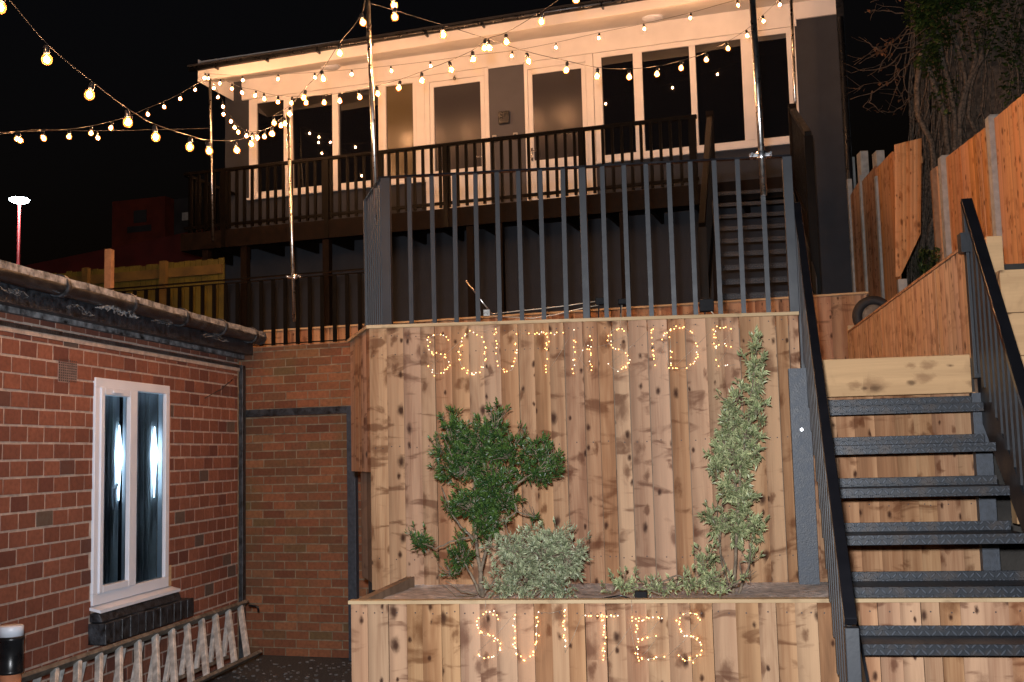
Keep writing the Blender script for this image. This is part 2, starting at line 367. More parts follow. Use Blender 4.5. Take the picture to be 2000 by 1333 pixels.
def boards(mb, x0, x1, zlo, zhi, y, pitch=.1, thick=.018, tilt=.009, jit=.15, nails=(), lap=.012, gap=0):
    """vertical feather-edge boards facing -y; zlo/zhi may be functions of x; nails at heights"""
    fl_ = zlo if callable(zlo) else (lambda x: zlo); fh = zhi if callable(zhi) else (lambda x: zhi)
    x = x0
    while x < x1-.01:
        wd = min(pitch*(1+random.uniform(-jit, jit)), x1-x); xe = x+wd
        if x1-xe < pitch*.35: xe = x1
        a = random.uniform(.6, 1.25)*tilt; sg = 1 if random.random() < .75 else -1
        ya, yb = (y-a, y) if sg > 0 else (y, y-a)
        c = rnd(); xr = min(xe+lap*(ya < yb), x1)
        if gap and random.random() < .45: xr = xe-random.uniform(.4, 1)*gap; ya = yb = y-tilt*random.uniform(.3, 1)
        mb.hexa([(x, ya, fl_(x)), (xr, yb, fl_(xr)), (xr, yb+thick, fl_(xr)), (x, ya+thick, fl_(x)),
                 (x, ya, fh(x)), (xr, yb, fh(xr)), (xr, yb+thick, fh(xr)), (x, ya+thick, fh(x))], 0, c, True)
        for nz_ in nails:
            for q in ((.3, .72) if wd > .085 and random.random() < .35 else (.5,)):
                nx = x+wd*(q+random.uniform(-.06, .06)); zz = nz_+random.uniform(-.006, .006)
                yy = ya+(yb-ya)*(nx-x)/max(wd, .01)-.0015; r = .0042
                if fl_(nx) < zz < fh(nx):
                    mb.poly([(nx+r*math.cos(t_*math.pi/3), yy, zz+r*math.sin(t_*math.pi/3)) for t_ in range(6)], 1, c)
        x = xe
    return mb
def bricks(mb, x0, x1, z0, z1, y, bl, bh, mo, holes=(), dark=.0, proud=.006, soldier=None):
    row = 0; z = z0
    while z < z1-.01:
        zt = min(z+bh, z1); x = x0-random.uniform(0, .01)-(bl+mo)*(.5 if row % 2 else 0)
        while x < x1:
            l = bl*random.uniform(.97, 1.03); segs = [(max(x, x0), min(x+l, x1))]
            for hx0, hx1, hz0, hz1 in holes:
                if hz0 < (z+zt)/2 < hz1:
                    ns = []
                    for a, b_ in segs:
                        if b_ <= hx0 or a >= hx1: ns.append((a, b_))
                        else:
                            if a < hx0: ns.append((a, hx0))
                            if b_ > hx1: ns.append((hx1, b_))
                    segs = ns
            for a, b_ in segs:
                if b_-a > .02:
                    yy = y-proud*random.uniform(.5, 1.2); j = lambda: random.uniform(-.0016, .0016)
                    r = random.random()*.9 if random.random() > dark else random.uniform(.93, 1)
                    dz = random.uniform(-.0015, .0015)
                    mb.hexa([(a, yy+j(), z+dz), (b_, yy+j(), z+dz+j()), (b_, y+.03, z+dz), (a, y+.03, z+dz),
                             (a, yy+j(), zt+dz), (b_, yy+j(), zt+dz+j()), (b_, y+.03, zt+dz), (a, y+.03, zt+dz)], 0, (r, random.random(), 0))
            x += l+mo
        z += bh+mo; row += 1
    return mb
def nzv(i, k=0.0): return noise.noise(V((i*1.37+k, k*2.1, .5)))

M_dusty = simple('dusty_grey_ledge', (.16, .165, .175), .85, 0, .6, 16, .6, bscale=50)

M_grit = simple('grey_grit', (.13, .125, .12), .9, 0, .3, 40)
# ================================================================== SETTING
g = MB(); g.poly([(-200, -40, 0), (200, -40, 0), (200, 300, 0), (-200, 300, 0)])
single('ground', g, M_tarmac, 'dark worn tarmac yard and alley floor', 'ground', kind='structure')
XR = 1.625                                  # retaining wall on the right
ZT = 2.235                                  # terrace level
fc = V((-1.898, 6.45)); fdir = V((-.427, .904)); fe = fc+fdir*.80
awR = A.w(2.6, .1, 0); awL = A.w(-14, .1, 0)
g = MB().prism([(fc.x+.08, 6.50), (.60, 6.50), (.60, 6.62), (XR+.01, 6.62), (XR+.01, 18), (-14, 22), (awL.x, awL.y+.15), (awR.x-1.2, A.w(1.4, .3, 0).y), (fe.x+.1, fe.y)], .002, ZT-.01)
single('terrace', g, M_gravelground, 'raised terrace behind the board wall', 'terrace', kind='structure')
kb = [K.w(a, n, 0) for a, n in ((-9, .06), (5.2, .06), (5.2, 12), (-9, 12))]
g = MB().prism([(q.x, q.y) for q in kb], ZT, 3.17)
single('upper_ground', g, M_gravelground, 'raised ground under the upper block', 'ground', kind='structure')
rb = [(XR+.05, 6.9), (40, 6.9), (40, 60), (XR+.05, 60)]
g = MB().prism(rb, .002, 2.80)
single('bank', g, M_gravelground, 'earth bank behind the right retaining wall', 'bank', kind='structure')
# ================================================================== PLANTER (front)
PY = 5.345; ZP = onY(1100, 1172, PY-.015).z; PXL = onY(686, 1200, PY).x; PXR = 2.6
T = Thing('timber_planter', 'low planter front of pale brown boards carrying the lower fairy light word', 'planter', W, (0, PY, 0))
mb = MB(); boards(mb, PXL, PXR, 0.004, ZP-.018, PY, .092, gap=.004, nails=(.16, .55, .985))
T.part('front_boards', mb, [M_wood, M_nail])
mb = MB().box(PXL-.012, PXR, PY-.016, PY+.045, ZP-.018, ZP)
T.part('cap', mb, M_cap, bevel=.002)
mb = MB().box(PXL+.004, PXL+.05, PY+.046, 6.42, 0.004, ZP-.006, 0, rnd()); T.part('side_boards', mb, M_wooddark)
# soil surface
mb = MB(); nx, ny = 60, 22; X0, X1, Y0, Y1 = PXL+.045, PXR-.02, PY+.055, 6.449
for j in range(ny+1):
    for i in range(nx+1):
        x = X0+(X1-X0)*i/nx; y = Y0+(Y1-Y0)*j/ny
        z = .985+.03*noise.noise(V((x*2.2, y*2.2, 3)))+.012*noise.noise(V((x*11, y*11, 1)))
        if j == ny: z = .99
        mb.v.append((x, y, z))
for j in range(ny):
    for i in range(nx):
        a = j*(nx+1)+i; mb.face((a, a+1, a+nx+2, a+nx+1), 0, (.5, .5, .5), True)
single('soil', mb, M_soil, 'dry brown planter soil', 'soil', kind='structure')
# a few lumps: crumbs of soil
# ================================================================== BOARD WALL (main panel)
WY = 6.45; ZC = 2.535; WXL = fc.x; WXR = .640
T = Thing('timber_board_wall', 'tall retaining wall of knotty brown boards with a pale cap, the upper word of fairy lights on it', 'wall', W, (0, WY, 0))
cz = lambda x: 2.520-.012*(x+.6)
mb = MB()
boards(mb, WXL, .585, .96, lambda x: cz(x)-.012, WY, .102, gap=.006, thick=.02, tilt=.016, nails=(1.14, 1.80, 2.36, 2.47))
boards(mb, .587, WXR, 2.185, lambda x: cz(x)-.012, WY, .108, nails=(2.30, 2.47))
T.part('front_boards', mb, [M_wood, M_nail])
T.part('backing', MB().box(WXL+.03, .60, WY+.021, WY+.04, .96, 2.44), M_wooddark)
mb = MB()
lf = Fr((fc.x, fc.y, 0), math.degrees(math.atan2(-fdir.y, -fdir.x)))   # facet frame: x runs toward the camera-side corner
# facet boards in world coords by transforming local boards
tmp = MB(); boards(tmp, -.80, 0, 1.655, lambda x: cz(WXL)-.012, 0, .082, thick=.02, nails=(2.3, 2.46))
def xf(tmp, fr, mb):
    n = len(mb.v)
    mb.v += [tuple(fr.w(x, y, z)) for x, y, z in tmp.v]; mb.f += [tuple(i+n for i in f) for f in tmp.f]
    mb.mi += tmp.mi; mb.c += tmp.c; mb.sm += tmp.sm; return mb
T.part('side_boards', xf(tmp, lf, MB()), [M_wood, M_nail])
tmp = MB(); boards(tmp, -.78, -.045, .96, 1.70, .055, .24, thick=.03, tilt=.004); tmp.box(-.05, .0, .022, .10, .93, 1.66, 0, rnd())
T.part('lower_side_boards', xf(tmp, lf, MB()), [M_wooddark, M_nail], label='dark weathered boards low on the left return')
mb = MB()
o1 = lf.w(-.82, -.030, 0); o2 = lf.w(0, -.030, 0); i1 = lf.w(-.82, .055, 0)
zz = cz(WXL)
mb.hexa([(WXL-.012, WY-.032, zz-.012), (WXR+.006, WY-.032, cz(WXR)-.012), (WXR+.006, WY+.055, cz(WXR)-.012), (WXL+.02, WY+.055, zz-.012),
         (WXL-.012, WY-.032, zz+.008), (WXR+.006, WY-.032, cz(WXR)+.008), (WXR+.006, WY+.055, cz(WXR)+.008), (WXL+.02, WY+.055, zz+.008)])
mb.hexa([(o1.x, o1.y, zz-.012), (WXL-.013, WY-.031, zz-.012), (WXL+.018, WY+.056, zz-.012), (i1.x, i1.y, zz-.012),
         (o1.x, o1.y, zz+.0075), (WXL-.013, WY-.031, zz+.0075), (WXL+.018, WY+.056, zz+.0075), (i1.x, i1.y, zz+.0075)])
T.part('cap', mb, M_cap, bevel=.002)
# steel post set in front of its right end
a = onY(1538, 712, 6.42); b_ = onY(1577, 712, 6.42)
mb = MB().box(a.x, b_.x, 6.375, 6.425, .93, 2.185)
mb.tube([((a.x+b_.x)/2, 6.376, 1.84), ((a.x+b_.x)/2, 6.369, 1.84)], .009, 8, 1)
single('steel_post', mb, [M_steelw, M_chrome], 'flat blue-grey steel post at the right end of the board wall', 'post', base=(.6, 6.4, .93))
# wall of boards behind the treads
T = Thing('stair_back_wall', 'brown board wall seen between the steel treads', 'wall', W, (1.1, 6.62, 0))
mb = MB(); boards(mb, .600, XR, .96, 2.03, 6.62, .115, nails=(1.95, 1.4))
T.part('boards', mb, [M_wood, M_nail])
mb = MB()
for px in (1930,):
    q = onY(px, 1000, 6.50); mb.box(q.x-.045, q.x+.045, 6.50, 6.56, .98, 2.02)
single('steel_post', mb, M_steelw, 'blue-grey steel post under the right end of the treads', 'post', base=(1.5, 6.5, .98))
# landing edge
q0 = onY(1608, 703, 6.50); q1 = onY(1895, 702, 6.50)
mb = MB().box(q0.x-.03, q1.x, 6.50, 6.60, q0.z-.215, q0.z, 0, (.6, .1, .5))
single('landing_board', mb, M_sleeper, 'thick pale sleeper board edging the landing above the treads', 'board', base=(1.1, 6.5, 2.02), bevel=.004)
# ================================================================== STEEL STAIR
G, RS, Y0S, Z0S = .24, .216, 5.10, .88
SXL, SXR = .70, 1.52
T = Thing('steel_staircase', 'dark chequer-plate steel staircase climbing through the planter', 'staircase', W, (1.1, 4.1, 0))
wr = {}
for k in range(-4, 6):
    y = Y0S+G*k; z = Z0S+RS*k; xr = SXR+.012*k
    mb = MB()
    mb.box(SXL, xr, y, y+.006, z-.048, z)                   # front lip
    mb.box(SXL, xr, y+.006, y+.225, z-.006, z)              # plate
    mb.box(SXL, xr, y+.219, y+.225, z, z+.046)              # rear upstand
    T.part('tread', mb, M_cheq, bevel=.0015)
for xs, nm in ((SXL-.0125, 'left'), (SXR+.045, 'right')):
    mb = MB(); ya, yb = Y0S-4*G-.05, Y0S+5*G+.26
    sl = RS/G; z_ = lambda y: Z0S+(y-Y0S)*sl
    dx = .055 if nm == 'right' else 0
    mb.hexa([(xs-dx*.6, ya, max(.004, z_(ya)-.16)), (xs+.012-dx*.6, ya, max(.004, z_(ya)-.16)), (xs+.012+dx, yb, z_(yb)-.30), (xs+dx, yb, z_(yb)-.30),
             (xs-dx*.6, ya, z_(ya)+.10), (xs+.012-dx*.6, ya, z_(ya)+.10), (xs+.012+dx, yb, z_(yb)+.02), (xs+dx, yb, z_(yb)+.02)])
    T.part('stringer', mb, M_steel)
# ------------------------------------------------------------------ stair balustrades
def balustrade(name, label, A0, A1, zt0, zt1, zb0, zb1, n, newels, rail_w=.05, rail_h=.035, bar=(.016, .038), mat=M_steel, hmat=M_handrail, low=True):
    """A0,A1 plan points; top heights and bottom heights at both ends"""
    A0 = V(A0); A1 = V(A1); d = (A1-A0); T = Thing(name, label, 'railing', W, (A0.x, A0.y, max(0, zb0)))
    T.part('handrail', MB().bar((A0.x, A0.y, zt0), (A1.x, A1.y, zt1), rail_w, rail_h), hmat, bevel=.004)
    if low: T.part('bottom_rail', MB().bar((A0.x, A0.y, zb0+.02), (A1.x, A1.y, zb1+.02), .012, .04), mat)
    for i in range(n):
        f = (i+.7)/n
        x = A0.x+d.x*f; y = A0.y+d.y*f; zt = zt0+(zt1-zt0)*f-rail_h/2; zb = zb0+(zb1-zb0)*f
        T.part('baluster', MB().box(x-bar[0]/2, x+bar[0]/2, y-bar[1]/2, y+bar[1]/2, zb, zt), mat)
    for f, lo in newels:
        x = A0.x+d.x*f; y = A0.y+d.y*f; zt = zt0+(zt1-zt0)*f-rail_h/2
        T.part('newel_post', MB().box(x-.025, x+.025, y-.025, y+.025, lo, zt), mat, bevel=.003)
    return T
n0 = onY(1661, 1204, 4.14); n1 = onY(1556, 400, 6.62)
sl = RS/G
balustrade('stair_railing', 'left steel balustrade of the front stair with a gloss black handrail', (n0.x, 4.14), (n1.x, 6.62), n0.z-.02, n1.z,
           .03, .03+sl*2.48, 17, ((0, .004), (1, 2.0)), rail_w=.044, low=False)
r0 = V((1.585, 4.1)); r1q = onX(1887, 392, 1.60)
r1 = V((1.60, r1q.y)); slope_t = (onX(1999, 757, 1.60).z-onX(1887, 392, 1.60).z)/(onX(1999, 757, 1.60).y-onX(1887, 392, 1.60).y)
zt1 = r1q.z; zt0 = zt1-slope_t*(r1.y-r0.y)
TR = balustrade('stair_railing', 'right steel balustrade of the front stair with a gloss black handrail', r0, r1, zt0, zt1,
           .03, .03+sl*(r1.y-r0.y), 25, ((0, .004), (1, 2.1)), rail_w=.06, bar=(.018, .05), low=False)
q = onX(1884, 470, 1.60)
TR.part('side_bracket', MB().box(1.545, 1.60, r1.y-.05, r1.y+.03, q.z-.09, q.z+.02), M_steel)
# ================================================================== TERRACE RAILING above the board wall
pxs = [801, 845.5, 888, 930, 972, 1015, 1057.5, 1101, 1179, 1222, 1266, 1310.5, 1352, 1400, 1445, 1493]
RY = 6.50
T = Thing('terrace_railing', 'blue-grey flat-bar railing standing on the board wall', 'railing', W, (0, RY, ZC))
cx = onY(748, 440, RY).x; rx = onY(1543, 440, RY).x; zt = lambda x: 3.475-.012*(x+1.75)
mb = MB().hexa([(cx-.02, RY-.02, zt(cx)-.01), (rx+.02, RY-.02, zt(rx)-.01), (rx+.02, RY+.02, zt(rx)-.01), (cx-.02, RY+.02, zt(cx)-.01),
                (cx-.02, RY-.02, zt(cx)), (rx+.02, RY-.02, zt(rx)), (rx+.02, RY+.02, zt(rx)), (cx-.02, RY+.02, zt(cx))])
T.part('top_rail', mb, M_handrail)
bm_ = MB().box(-.0135, .0135, -.005, .005, 0, 1.0).mesh('baluster', [M_steel])
for px in pxs:
    q = onY(px, 440, RY); o = T.inst('baluster', bm_, (q.x, RY, cz(q.x)+.008)); o.scale = (1, 1, zt(q.x)-.010-cz(q.x)-.008)
    o.rotation_euler = (0, random.uniform(-.004, .004), 0)
for px, wd in ((1140.5, .021), (1543, .027), (755, .028)):
    q = onY(px, 440, RY); T.part('post', MB().box(q.x-wd, q.x+wd, RY-.022, RY+.022, cz(q.x)+.008, zt(q.x)-.0105), M_steel, bevel=.002)
# return of the railing along the facet
fr2 = Fr((cx, RY, 0), math.degrees(math.atan2(-fdir.y, -fdir.x))); cz0 = cz(WXL)+.01
tmp = MB().box(-.62, -.03, -.02, .02, zt(cx)-.011, zt(cx)-.001); T.part('top_rail', xf(tmp, fr2, MB()), M_handrail)
for i in range(7):
    s_ = -.09-i*.085; tmp = MB().box(s_-.0135, s_+.0135, -.006, .006, cz0-.02, zt(cx)-.011); T.part('baluster', xf(tmp, fr2, MB()), M_steel)
tmp = MB().box(-.66, -.622, -.022, .022, cz0-.02, zt(cx)-.0015); T.part('post', xf(tmp, fr2, MB()), M_steel)
# ================================================================== BOARD WALL K on the terrace
T = Thing('low_board_wall', 'low board wall crossing the terrace below the upper block', 'wall', K, (0, 0, ZT))
KZ = 1.75+1.385*12.2/11
mb = MB(); boards(mb, -5.2, 3.78, ZT-.03, KZ-.02, 0, .125, nails=(KZ-.1,)); T.part('boards', mb, [M_woodd, M_nail])
T.part('cap', MB().box(-5.2, 3.80, -.03, .055, KZ-.02, KZ), M_cap)
# ================================================================== RIGHT RETAINING WALL
yend = onX(1657, 650, XR).y-6.5
Rf2 = Fr((XR, 6.5, 0), -90)
T = Thing('side_board_wall', 'long board retaining wall running back on the right of the landing', 'wall', Rf2, (0, 0, ZT-.3))
mb = MB(); boards(mb, -yend, -.02, ZT-.25, 2.87, 0, .118, tilt=.006, nails=(2.3,)); T.part('boards', mb, [M_woods, M_nail])
T.part('cap', MB().box(-yend, -.02, -.012, .08, 2.87, 2.888), M_woodd)
q = onX(1668, 627, XR)
q = onX(1668, 627, XR); mb = MB().box(-yend-.25, -yend-.001, .0, .42, ZT, q.z); T.part('end_block', mb, M_cap)
# timbers at the right of the stair top
q0 = onY(1952, 528, 6.42); mb = MB()
h = q0.z
for i, (za, zb) in enumerate(((h-.24, h), (h-.48, h-.243), (h-.72, h-.483), (h-.96, h-.723), (h-1.4, h-.963))):
    mb.box(q0.x, q0.x+1.4, 6.42, 6.52, za, zb, 0, (.6+.1*i % .4, .1, .4))
single('sleeper_wall', mb, M_sleeper, 'pale stacked sleeper boards right of the stair top', 'wall', base=(q0.x, 6.4, h-1.4), bevel=.003)
qa = onY(1926, 462, 6.60); qb = onY(1962, 528, 6.60)
mb = MB().box(qa.x, qb.x, 6.60, 6.70, qb.z-.5, qa.z, 0, (.7, .1, .3))
single('timber_post', mb, M_sleeper, 'short pale timber post top beside the black handrail', 'post', base=(qa.x, 6.6, qb.z-.5), bevel=.003)
# ================================================================== ALLEY brick wall, steel gate frame
T = Thing('alley_brick_wall', 'tall orange-brown brick wall closing the alley', 'wall', A, (0, 0, 0))
mb = MB(); bricks(mb, -.75, 2.2, .004, 2.77, 0, .215, .065, .011, dark=.10, proud=.004); T.part('bricks', mb, M_brick2)
T.part('mortar', MB().box(-.75, 2.2, 0, .2, .004, 2.775), M_mortar2)
T = Thing('gate_frame', 'black painted steel gate frame standing in the alley', 'gate frame', A, (0, -.1, 0))
x0 = A.at(457, 900, -.1)[0]; x1 = A.at(474, 900, -.1)[0]; x2 = A.at(681, 980, -.1)[0]; x3 = A.at(697, 980, -.1)[0]
zl0 = A.at(570, 812, -.1)[1]; zl1 = A.at(570, 798, -.1)[1]
ya_ = onY(453, 900, 9.43).x; yb_ = onY(475, 900, 9.43).x
single('corner_post', MB().box(ya_, yb_, 9.42, 9.49, .004, 2.60), M_blackpaint, 'chunky black painted post at the far corner of the outbuilding', 'post', base=(ya_, 9.45, .004), bevel=.004)
T.part('post', MB().box(x2, x3, -.13, -.07, .004, zl1), M_steelw, bevel=.003)
T.part('lintel', MB().box(x1-.10, x2-.001, -.125, -.075, zl0, zl1), M_blackpaint, bevel=.003)
# left lower railing over the alley wall
T = Thing('lower_railing', 'black railing on top of the alley brick wall, left of the board wall', 'railing', A, (-1, -.03, 2.79))
for z_, h_ in ((3.43, .012), (3.395, .008)):
    T.part('top_rail', MB().box(-2.1, .86, -.045, -.015, z_-h_, z_), M_balc)
s_ = -2.05; bm2 = MB().box(-.019, .019, -.005, .005, 0, .605).mesh('baluster', [M_balc])
while s_ < .86:
    T.inst('baluster', bm2, (s_, -.03, 2.782)); s_ += .1245
T.part('bottom_rail', MB().box(-2.1, .86, -.036, -.024, 2.790, 2.80), M_balc)
# ================================================================== OUTBUILDING (left)
wx = lambda y: y-9.5
YN, YF = 2.5, 9.41
T = Thing('brick_outbuilding', 'single-storey red brick outbuilding with black gutter and white window', 'building', L, (-2, 0, 0))
wy0, wy1, wz0, wz1 = wx(6.955), wx(8.045), .80, 2.335
va = L.at(112, 697); vb = L.at(150, 752)
mb = MB(); bricks(mb, wx(YN), wx(YF)-.03, .01, 2.80, 0, .163, .090, .0145, holes=((wy0-.005, wy1+.035, wz0-.20, wz1), (va[0], vb[0], vb[1], va[1])), dark=.045, proud=.005)
wl = T.part('wall', mb, M_brick)
mb = MB(); x0_, x1_ = wx(YN), wx(YF)-.02
for a, b_, c_, d_ in ((x0_, wy0, .004, 2.80), (wy1, x1_, .004, 2.80), (wy0, wy1, .004, wz0-.02), (wy0, wy1, wz1, 2.80)): mb.box(a, b_, .001, .20, c_, d_)
mb.box(x1_-.2, x1_-.001, .201, 6, .004, 2.799); mb.box(x0_, x0_+.2, .201, 6, .004, 2.799)
T.part('mortar', mb, M_mortar)
T.part('wall_return', MB().box(wx(YF)-.02, wx(YF), -.004, 6, .004, 2.8), M_mortar2)
# orange reveal by the window's right jamb
T.part('jamb_brick', MB().box(wy1+.004, wy1+.030, -.006, .02, wz0+.16, wz1-.02), M_terra)
T.part('jamb_block', MB().box(wy1+.003, wy1+.055, -.012, .02, wz0-.0, wz0+.155), M_cap)
# eaves: upper black boards, stepped brick band, gutter
mb = MB().box(wx(YN), wx(YF)+.03, -.045, .0, 2.655, 2.69)
T.part('brick_ledge', mb, M_dusty)
mb = MB().box(wx(YN), wx(YF)+.0, -.022, -.004, 2.575, 2.60); T.part('ledge_strip', mb, M_blackpaint)
T.part('mortar_fillet', MB().box(wx(YN), wx(YF), -.012, -.003, 2.545, 2.5745), M_mortar)
T.part('fascia', MB().box(wx(YN), wx(YF)+.02, -.13, -.048, 2.69, 2.86), M_blackpaint)
gy = 9.40
mb = MB(); gx0, gx1 = wx(YN), wx(gy); nseg = 10; rr = .062; cyg = -.20; czg = 2.845
prof = [(cyg+rr*math.cos(math.pi*i/nseg), czg-rr*math.sin(math.pi*i/nseg)) for i in range(nseg+1)]
prof += [(cyg-(rr-.006)*math.cos(math.pi*i/nseg), czg-(rr-.006)*math.sin(math.pi*i/nseg)) for i in range(nseg+1)]
n_ = len(prof); mb.v += [(gx0, y, z) for y, z in prof]+[(gx1, y, z) for y, z in prof]
for i in range(n_): j = (i+1) % n_; mb.face((i, j, n_+j, n_+i), 0, (.5, .5, .5), True)
mb.face(tuple(range(n_)))
mb.lathe([(rr+.003, 0), (rr+.003, .02)], 20, (gx1, cyg, czg), 'x')
gut = T.part('gutter', mb, M_blackpaint)
yy = 9.1
for yy in (9.2, 8.55, 7.85, 7.05, 6.2, 5.2):
    T.part('gutter_bracket', MB().lathe([(rr+.010, -.02), (rr+.010, .02)], 20, (wx(yy), cyg, czg-.002), 'x'), M_blackpaint, parent=None)
# roof: thin sheet, slightly wavy felt edge
mb = MB(); nn = 60
for i in range(nn+1):
    x = wx(YN)+(wx(9.38)-wx(YN))*i/nn; dz = .006*nzv(i, 2)
    mb.v += [(x, -.262+.012*nzv(i*2.3, 5), 2.845+dz), (x, -.262+.012*nzv(i*2.3, 5), 2.888+dz), (x, 3.0, 3.35), (x, 3.0, 3.30)]
for i in range(nn):
    a = i*4
    for k in range(4): mb.face((a+k, a+(k+1) % 4, a+4+(k+1) % 4, a+4+k))
mb.face((0, 3, 2, 1)); mb.face((nn*4, nn*4+1, nn*4+2, nn*4+3))
T.part('roof', mb, M_dirty)
mb = MB().box(wx(9.38)+.002, wx(9.55), -.2, 3.0, 2.80, 2.86); T.part('verge_board', mb, M_blackpaint)
# air brick
mb = MB().box(va[0]+.008, vb[0]-.008, -.004, .03, vb[1]+.006, va[1]-.006)
for i in range(9):
    for j in range(9):
        fx = va[0]+.02+(vb[0]-va[0]-.04)*i/8; fz = vb[1]+.018+(va[1]-vb[1]-.036)*j/8; mb.box(fx-.006, fx+.006, -.0055, -.0041, fz-.005, fz+.005, 1)
T.part('air_brick', mb, [simple('grey_clay_vent', (.24, .17, .15), .8, 0, .15, 30), M_black])
# window
WF = T.part('window', MB().box(wy0, wy1, -.018, .05, wz0, wz0+.075).box(wy0, wy1, -.018, .05, wz1-.065, wz1).box(wy0, wy0+.06, -.018, .05, wz0+.0751, wz1-.0651)
            .box(wy1-.06, wy1, -.018, .05, wz0+.0751, wz1-.0651).box(wy0+.50, wy0+.575, -.022, .05, wz0+.0751, wz1-.0651), M_white, bevel=.004)
def sub(T, parent, name, mb, mat, bevel=0):
    return T.part(name, mb, mat, parent=parent, bevel=bevel)
mb = MB(); a, b_, c_, d_ = wy0+.0605, wy0+.4995, wz0+.0755, wz1-.0655; s_ = .045
mb.box(a, a+s_, -.030, .03, c_, d_).box(b_-s_, b_, -.030, .03, c_, d_).box(a+s_+.0002, b_-s_-.0002, -.030, .03, c_, c_+s_).box(a+s_+.0002, b_-s_-.0002, -.030, .03, d_-s_*1.1, d_)
mb.box(a+.14, b_-.16, -.042, -.031, d_-.035, d_-.018)
sub(T, WF, 'sash', mb, M_white, .004)
sub(T, WF, 'pane', MB().box(a+s_+.001, b_-s_-.001, .0, .006, c_+s_, d_-s_), M_clear)
sub(T, WF, 'pane', MB().box(wy0+.576, wy1-.061, .008, .014, c_, d_), M_clear)
hx = b_-s_-.03; sub(T, WF, 'handle', MB().bar((hx-.05, .045, 1.42), (hx-.045, .045, 1.56), .018, .018).bar((hx-.045, .045, 1.56), (hx-.0, .05, 1.60), .018, .018), M_white, .004)
# sills
T.part('window_sill', MB().hexa([(wy0-.02, -.085, wz0-.045), (wy1+.06, -.085, wz0-.045), (wy1+.06, .02, wz0-.02), (wy0-.02, .02, wz0-.02),
       (wy0-.02, -.085, wz0-.025), (wy1+.06, -.085, wz0-.025), (wy1+.06, .02, wz0-.001), (wy0-.02, .02, wz0-.001)]), M_white)
mb = MB()
mb.hexa([(wy0-.02, -.10, wz0-.105), (wy1+.055, -.10, wz0-.105), (wy1+.055, -.005, wz0-.105), (wy0-.02, -.005, wz0-.105),
         (wy0-.02, -.075, wz0-.047), (wy1+.055, -.075, wz0-.047), (wy1+.055, -.005, wz0-.047), (wy0-.02, -.005, wz0-.047)])
x = wy0-.03
while x < wy1+.16: mb.box(x, x+.105, -.135+random.uniform(0, .006), -.001, wz0-.25, wz0-.11+random.uniform(-.004, .004)); x += .11
T.part('tile_sill', mb, M_blackpaint, bevel=.006)
# interior seen through the glass: dark room, ribbed curtain, glowing shapes added for reflected streaks
rb0, rb1 = wy0-.3, wy1+.3
mb = MB().box(rb0, rb1, .9, .92, .3, 2.5).box(rb0-.02, rb0-.001, .205, .9, .3, 2.5).box(rb1+.001, rb1+.02, .205, .9, .3, 2.5).box(rb0, rb1, .205, .899, 2.501, 2.52).box(rb0, rb1, .205, .899, .28, .299)
T.part('room_lining', mb, simple('dim_room_paint', (.09, .09, .10), .8))
cur = simple('ribbed_net_curtain', (.55, .58, .62), .7)
mb = MB(); nn = 90
for wa, wb, yy in ((a+s_+.10, b_-.02, .085), (wy0+.62, wy1-.03, .085)):
    b0 = len(mb.v)
    for i in range(nn+1):
        x = wa+(wb-wa)*i/nn; yv = yy+.014*math.sin(i*.9)+.006*math.sin(i*2.3); mb.v += [(x, yv, wz0+.02), (x, yv, wz1-.02)]
    for i in range(nn): q_ = b0+i*2; mb.face((q_, q_+2, q_+3, q_+1), 0, (.5, .5, .5), True)
T.part('curtain', mb, cur)
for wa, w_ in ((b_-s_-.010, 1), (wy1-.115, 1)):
    mb = MB().lathe([(.004, -.32), (.010, -.20), (.016, -.10), (.026, -.03), (.026, .03), (.016, .10), (.010, .16), (.004, .22)], 12, (wa, .05, 1.80)); T.part('window_streak', mb, M_streak)  # glowing shape added in place of a reflected streak
    li = D.lights.new('streak_fill_light', 'POINT'); li.energy = 18; li.color = (.72, .88, 1); li.shadow_soft_size = .004
    lo_ = D.objects.new('streak_fill_light', li); col.objects.link(lo_); lo_.parent = T.o; lo_.location = V((wa-.012, .0205, 1.80))-T.base  # point light added to brighten the curtain round the streak
# downpipe in the corner
# cobwebs under the gutter
def web(px0, px1, y0, y1, label, seedv, dens=60, th=.00035):
    random.seed(seedv); mb = MB(); p0 = L.at(px0, y0, -.24); p1 = L.at(px1, y1, -.24)
    pts = []
    for i in range(dens):
        a = (random.uniform(p0[0], p1[0]), -.24+random.uniform(0, .05)); f = (a[0]-p0[0])/(p1[0]-p0[0]); zz = p0[1]+(p1[1]-p0[1])*f
        env = math.sin(max(.05, min(.95, f))*math.pi)
        pts.append(V((a[0], a[1], zz+random.uniform(-.01, .055)*env)))
    done = [pts[0]]; left = pts[1:]
    while left:
        u, v_ = min(((u, q) for u in left for q in done[-40:]), key=lambda e: (e[0]-e[1]).length)
        mb.tube([v_, (u+v_)/2-ZV*.003, u], th, 3, cap=False); done.append(u); left.remove(u)
    for i in range(dens*3):
        q = random.choice(pts); r_ = sorted(pts, key=lambda u: (u-q).length)[random.randint(1, 6)]
        mb.tube([q, (q+r_)/2-ZV*.004, r_], th, 3, cap=False)
    return single('cobweb', mb, M_web, label, 'cobweb', L, (p0[0], -.24, p0[1]))
web(196, 278, 600, 622, 'thick pale clump of cobweb hanging from the gutter above the air vent', 3, 150, .0011)
web(140, 190, 598, 618, 'thin cobweb strand under the gutter left of the pale clump', 5, 26)
web(300, 350, 628, 640, 'thin cobweb under the gutter right of the pale clump', 6, 26)
web(400, 450, 655, 668, 'small cobweb near the end of the gutter', 8, 26)
web(0, 60, 562, 582, 'cobweb under the gutter at the far left', 9, 26)
random.seed(21)
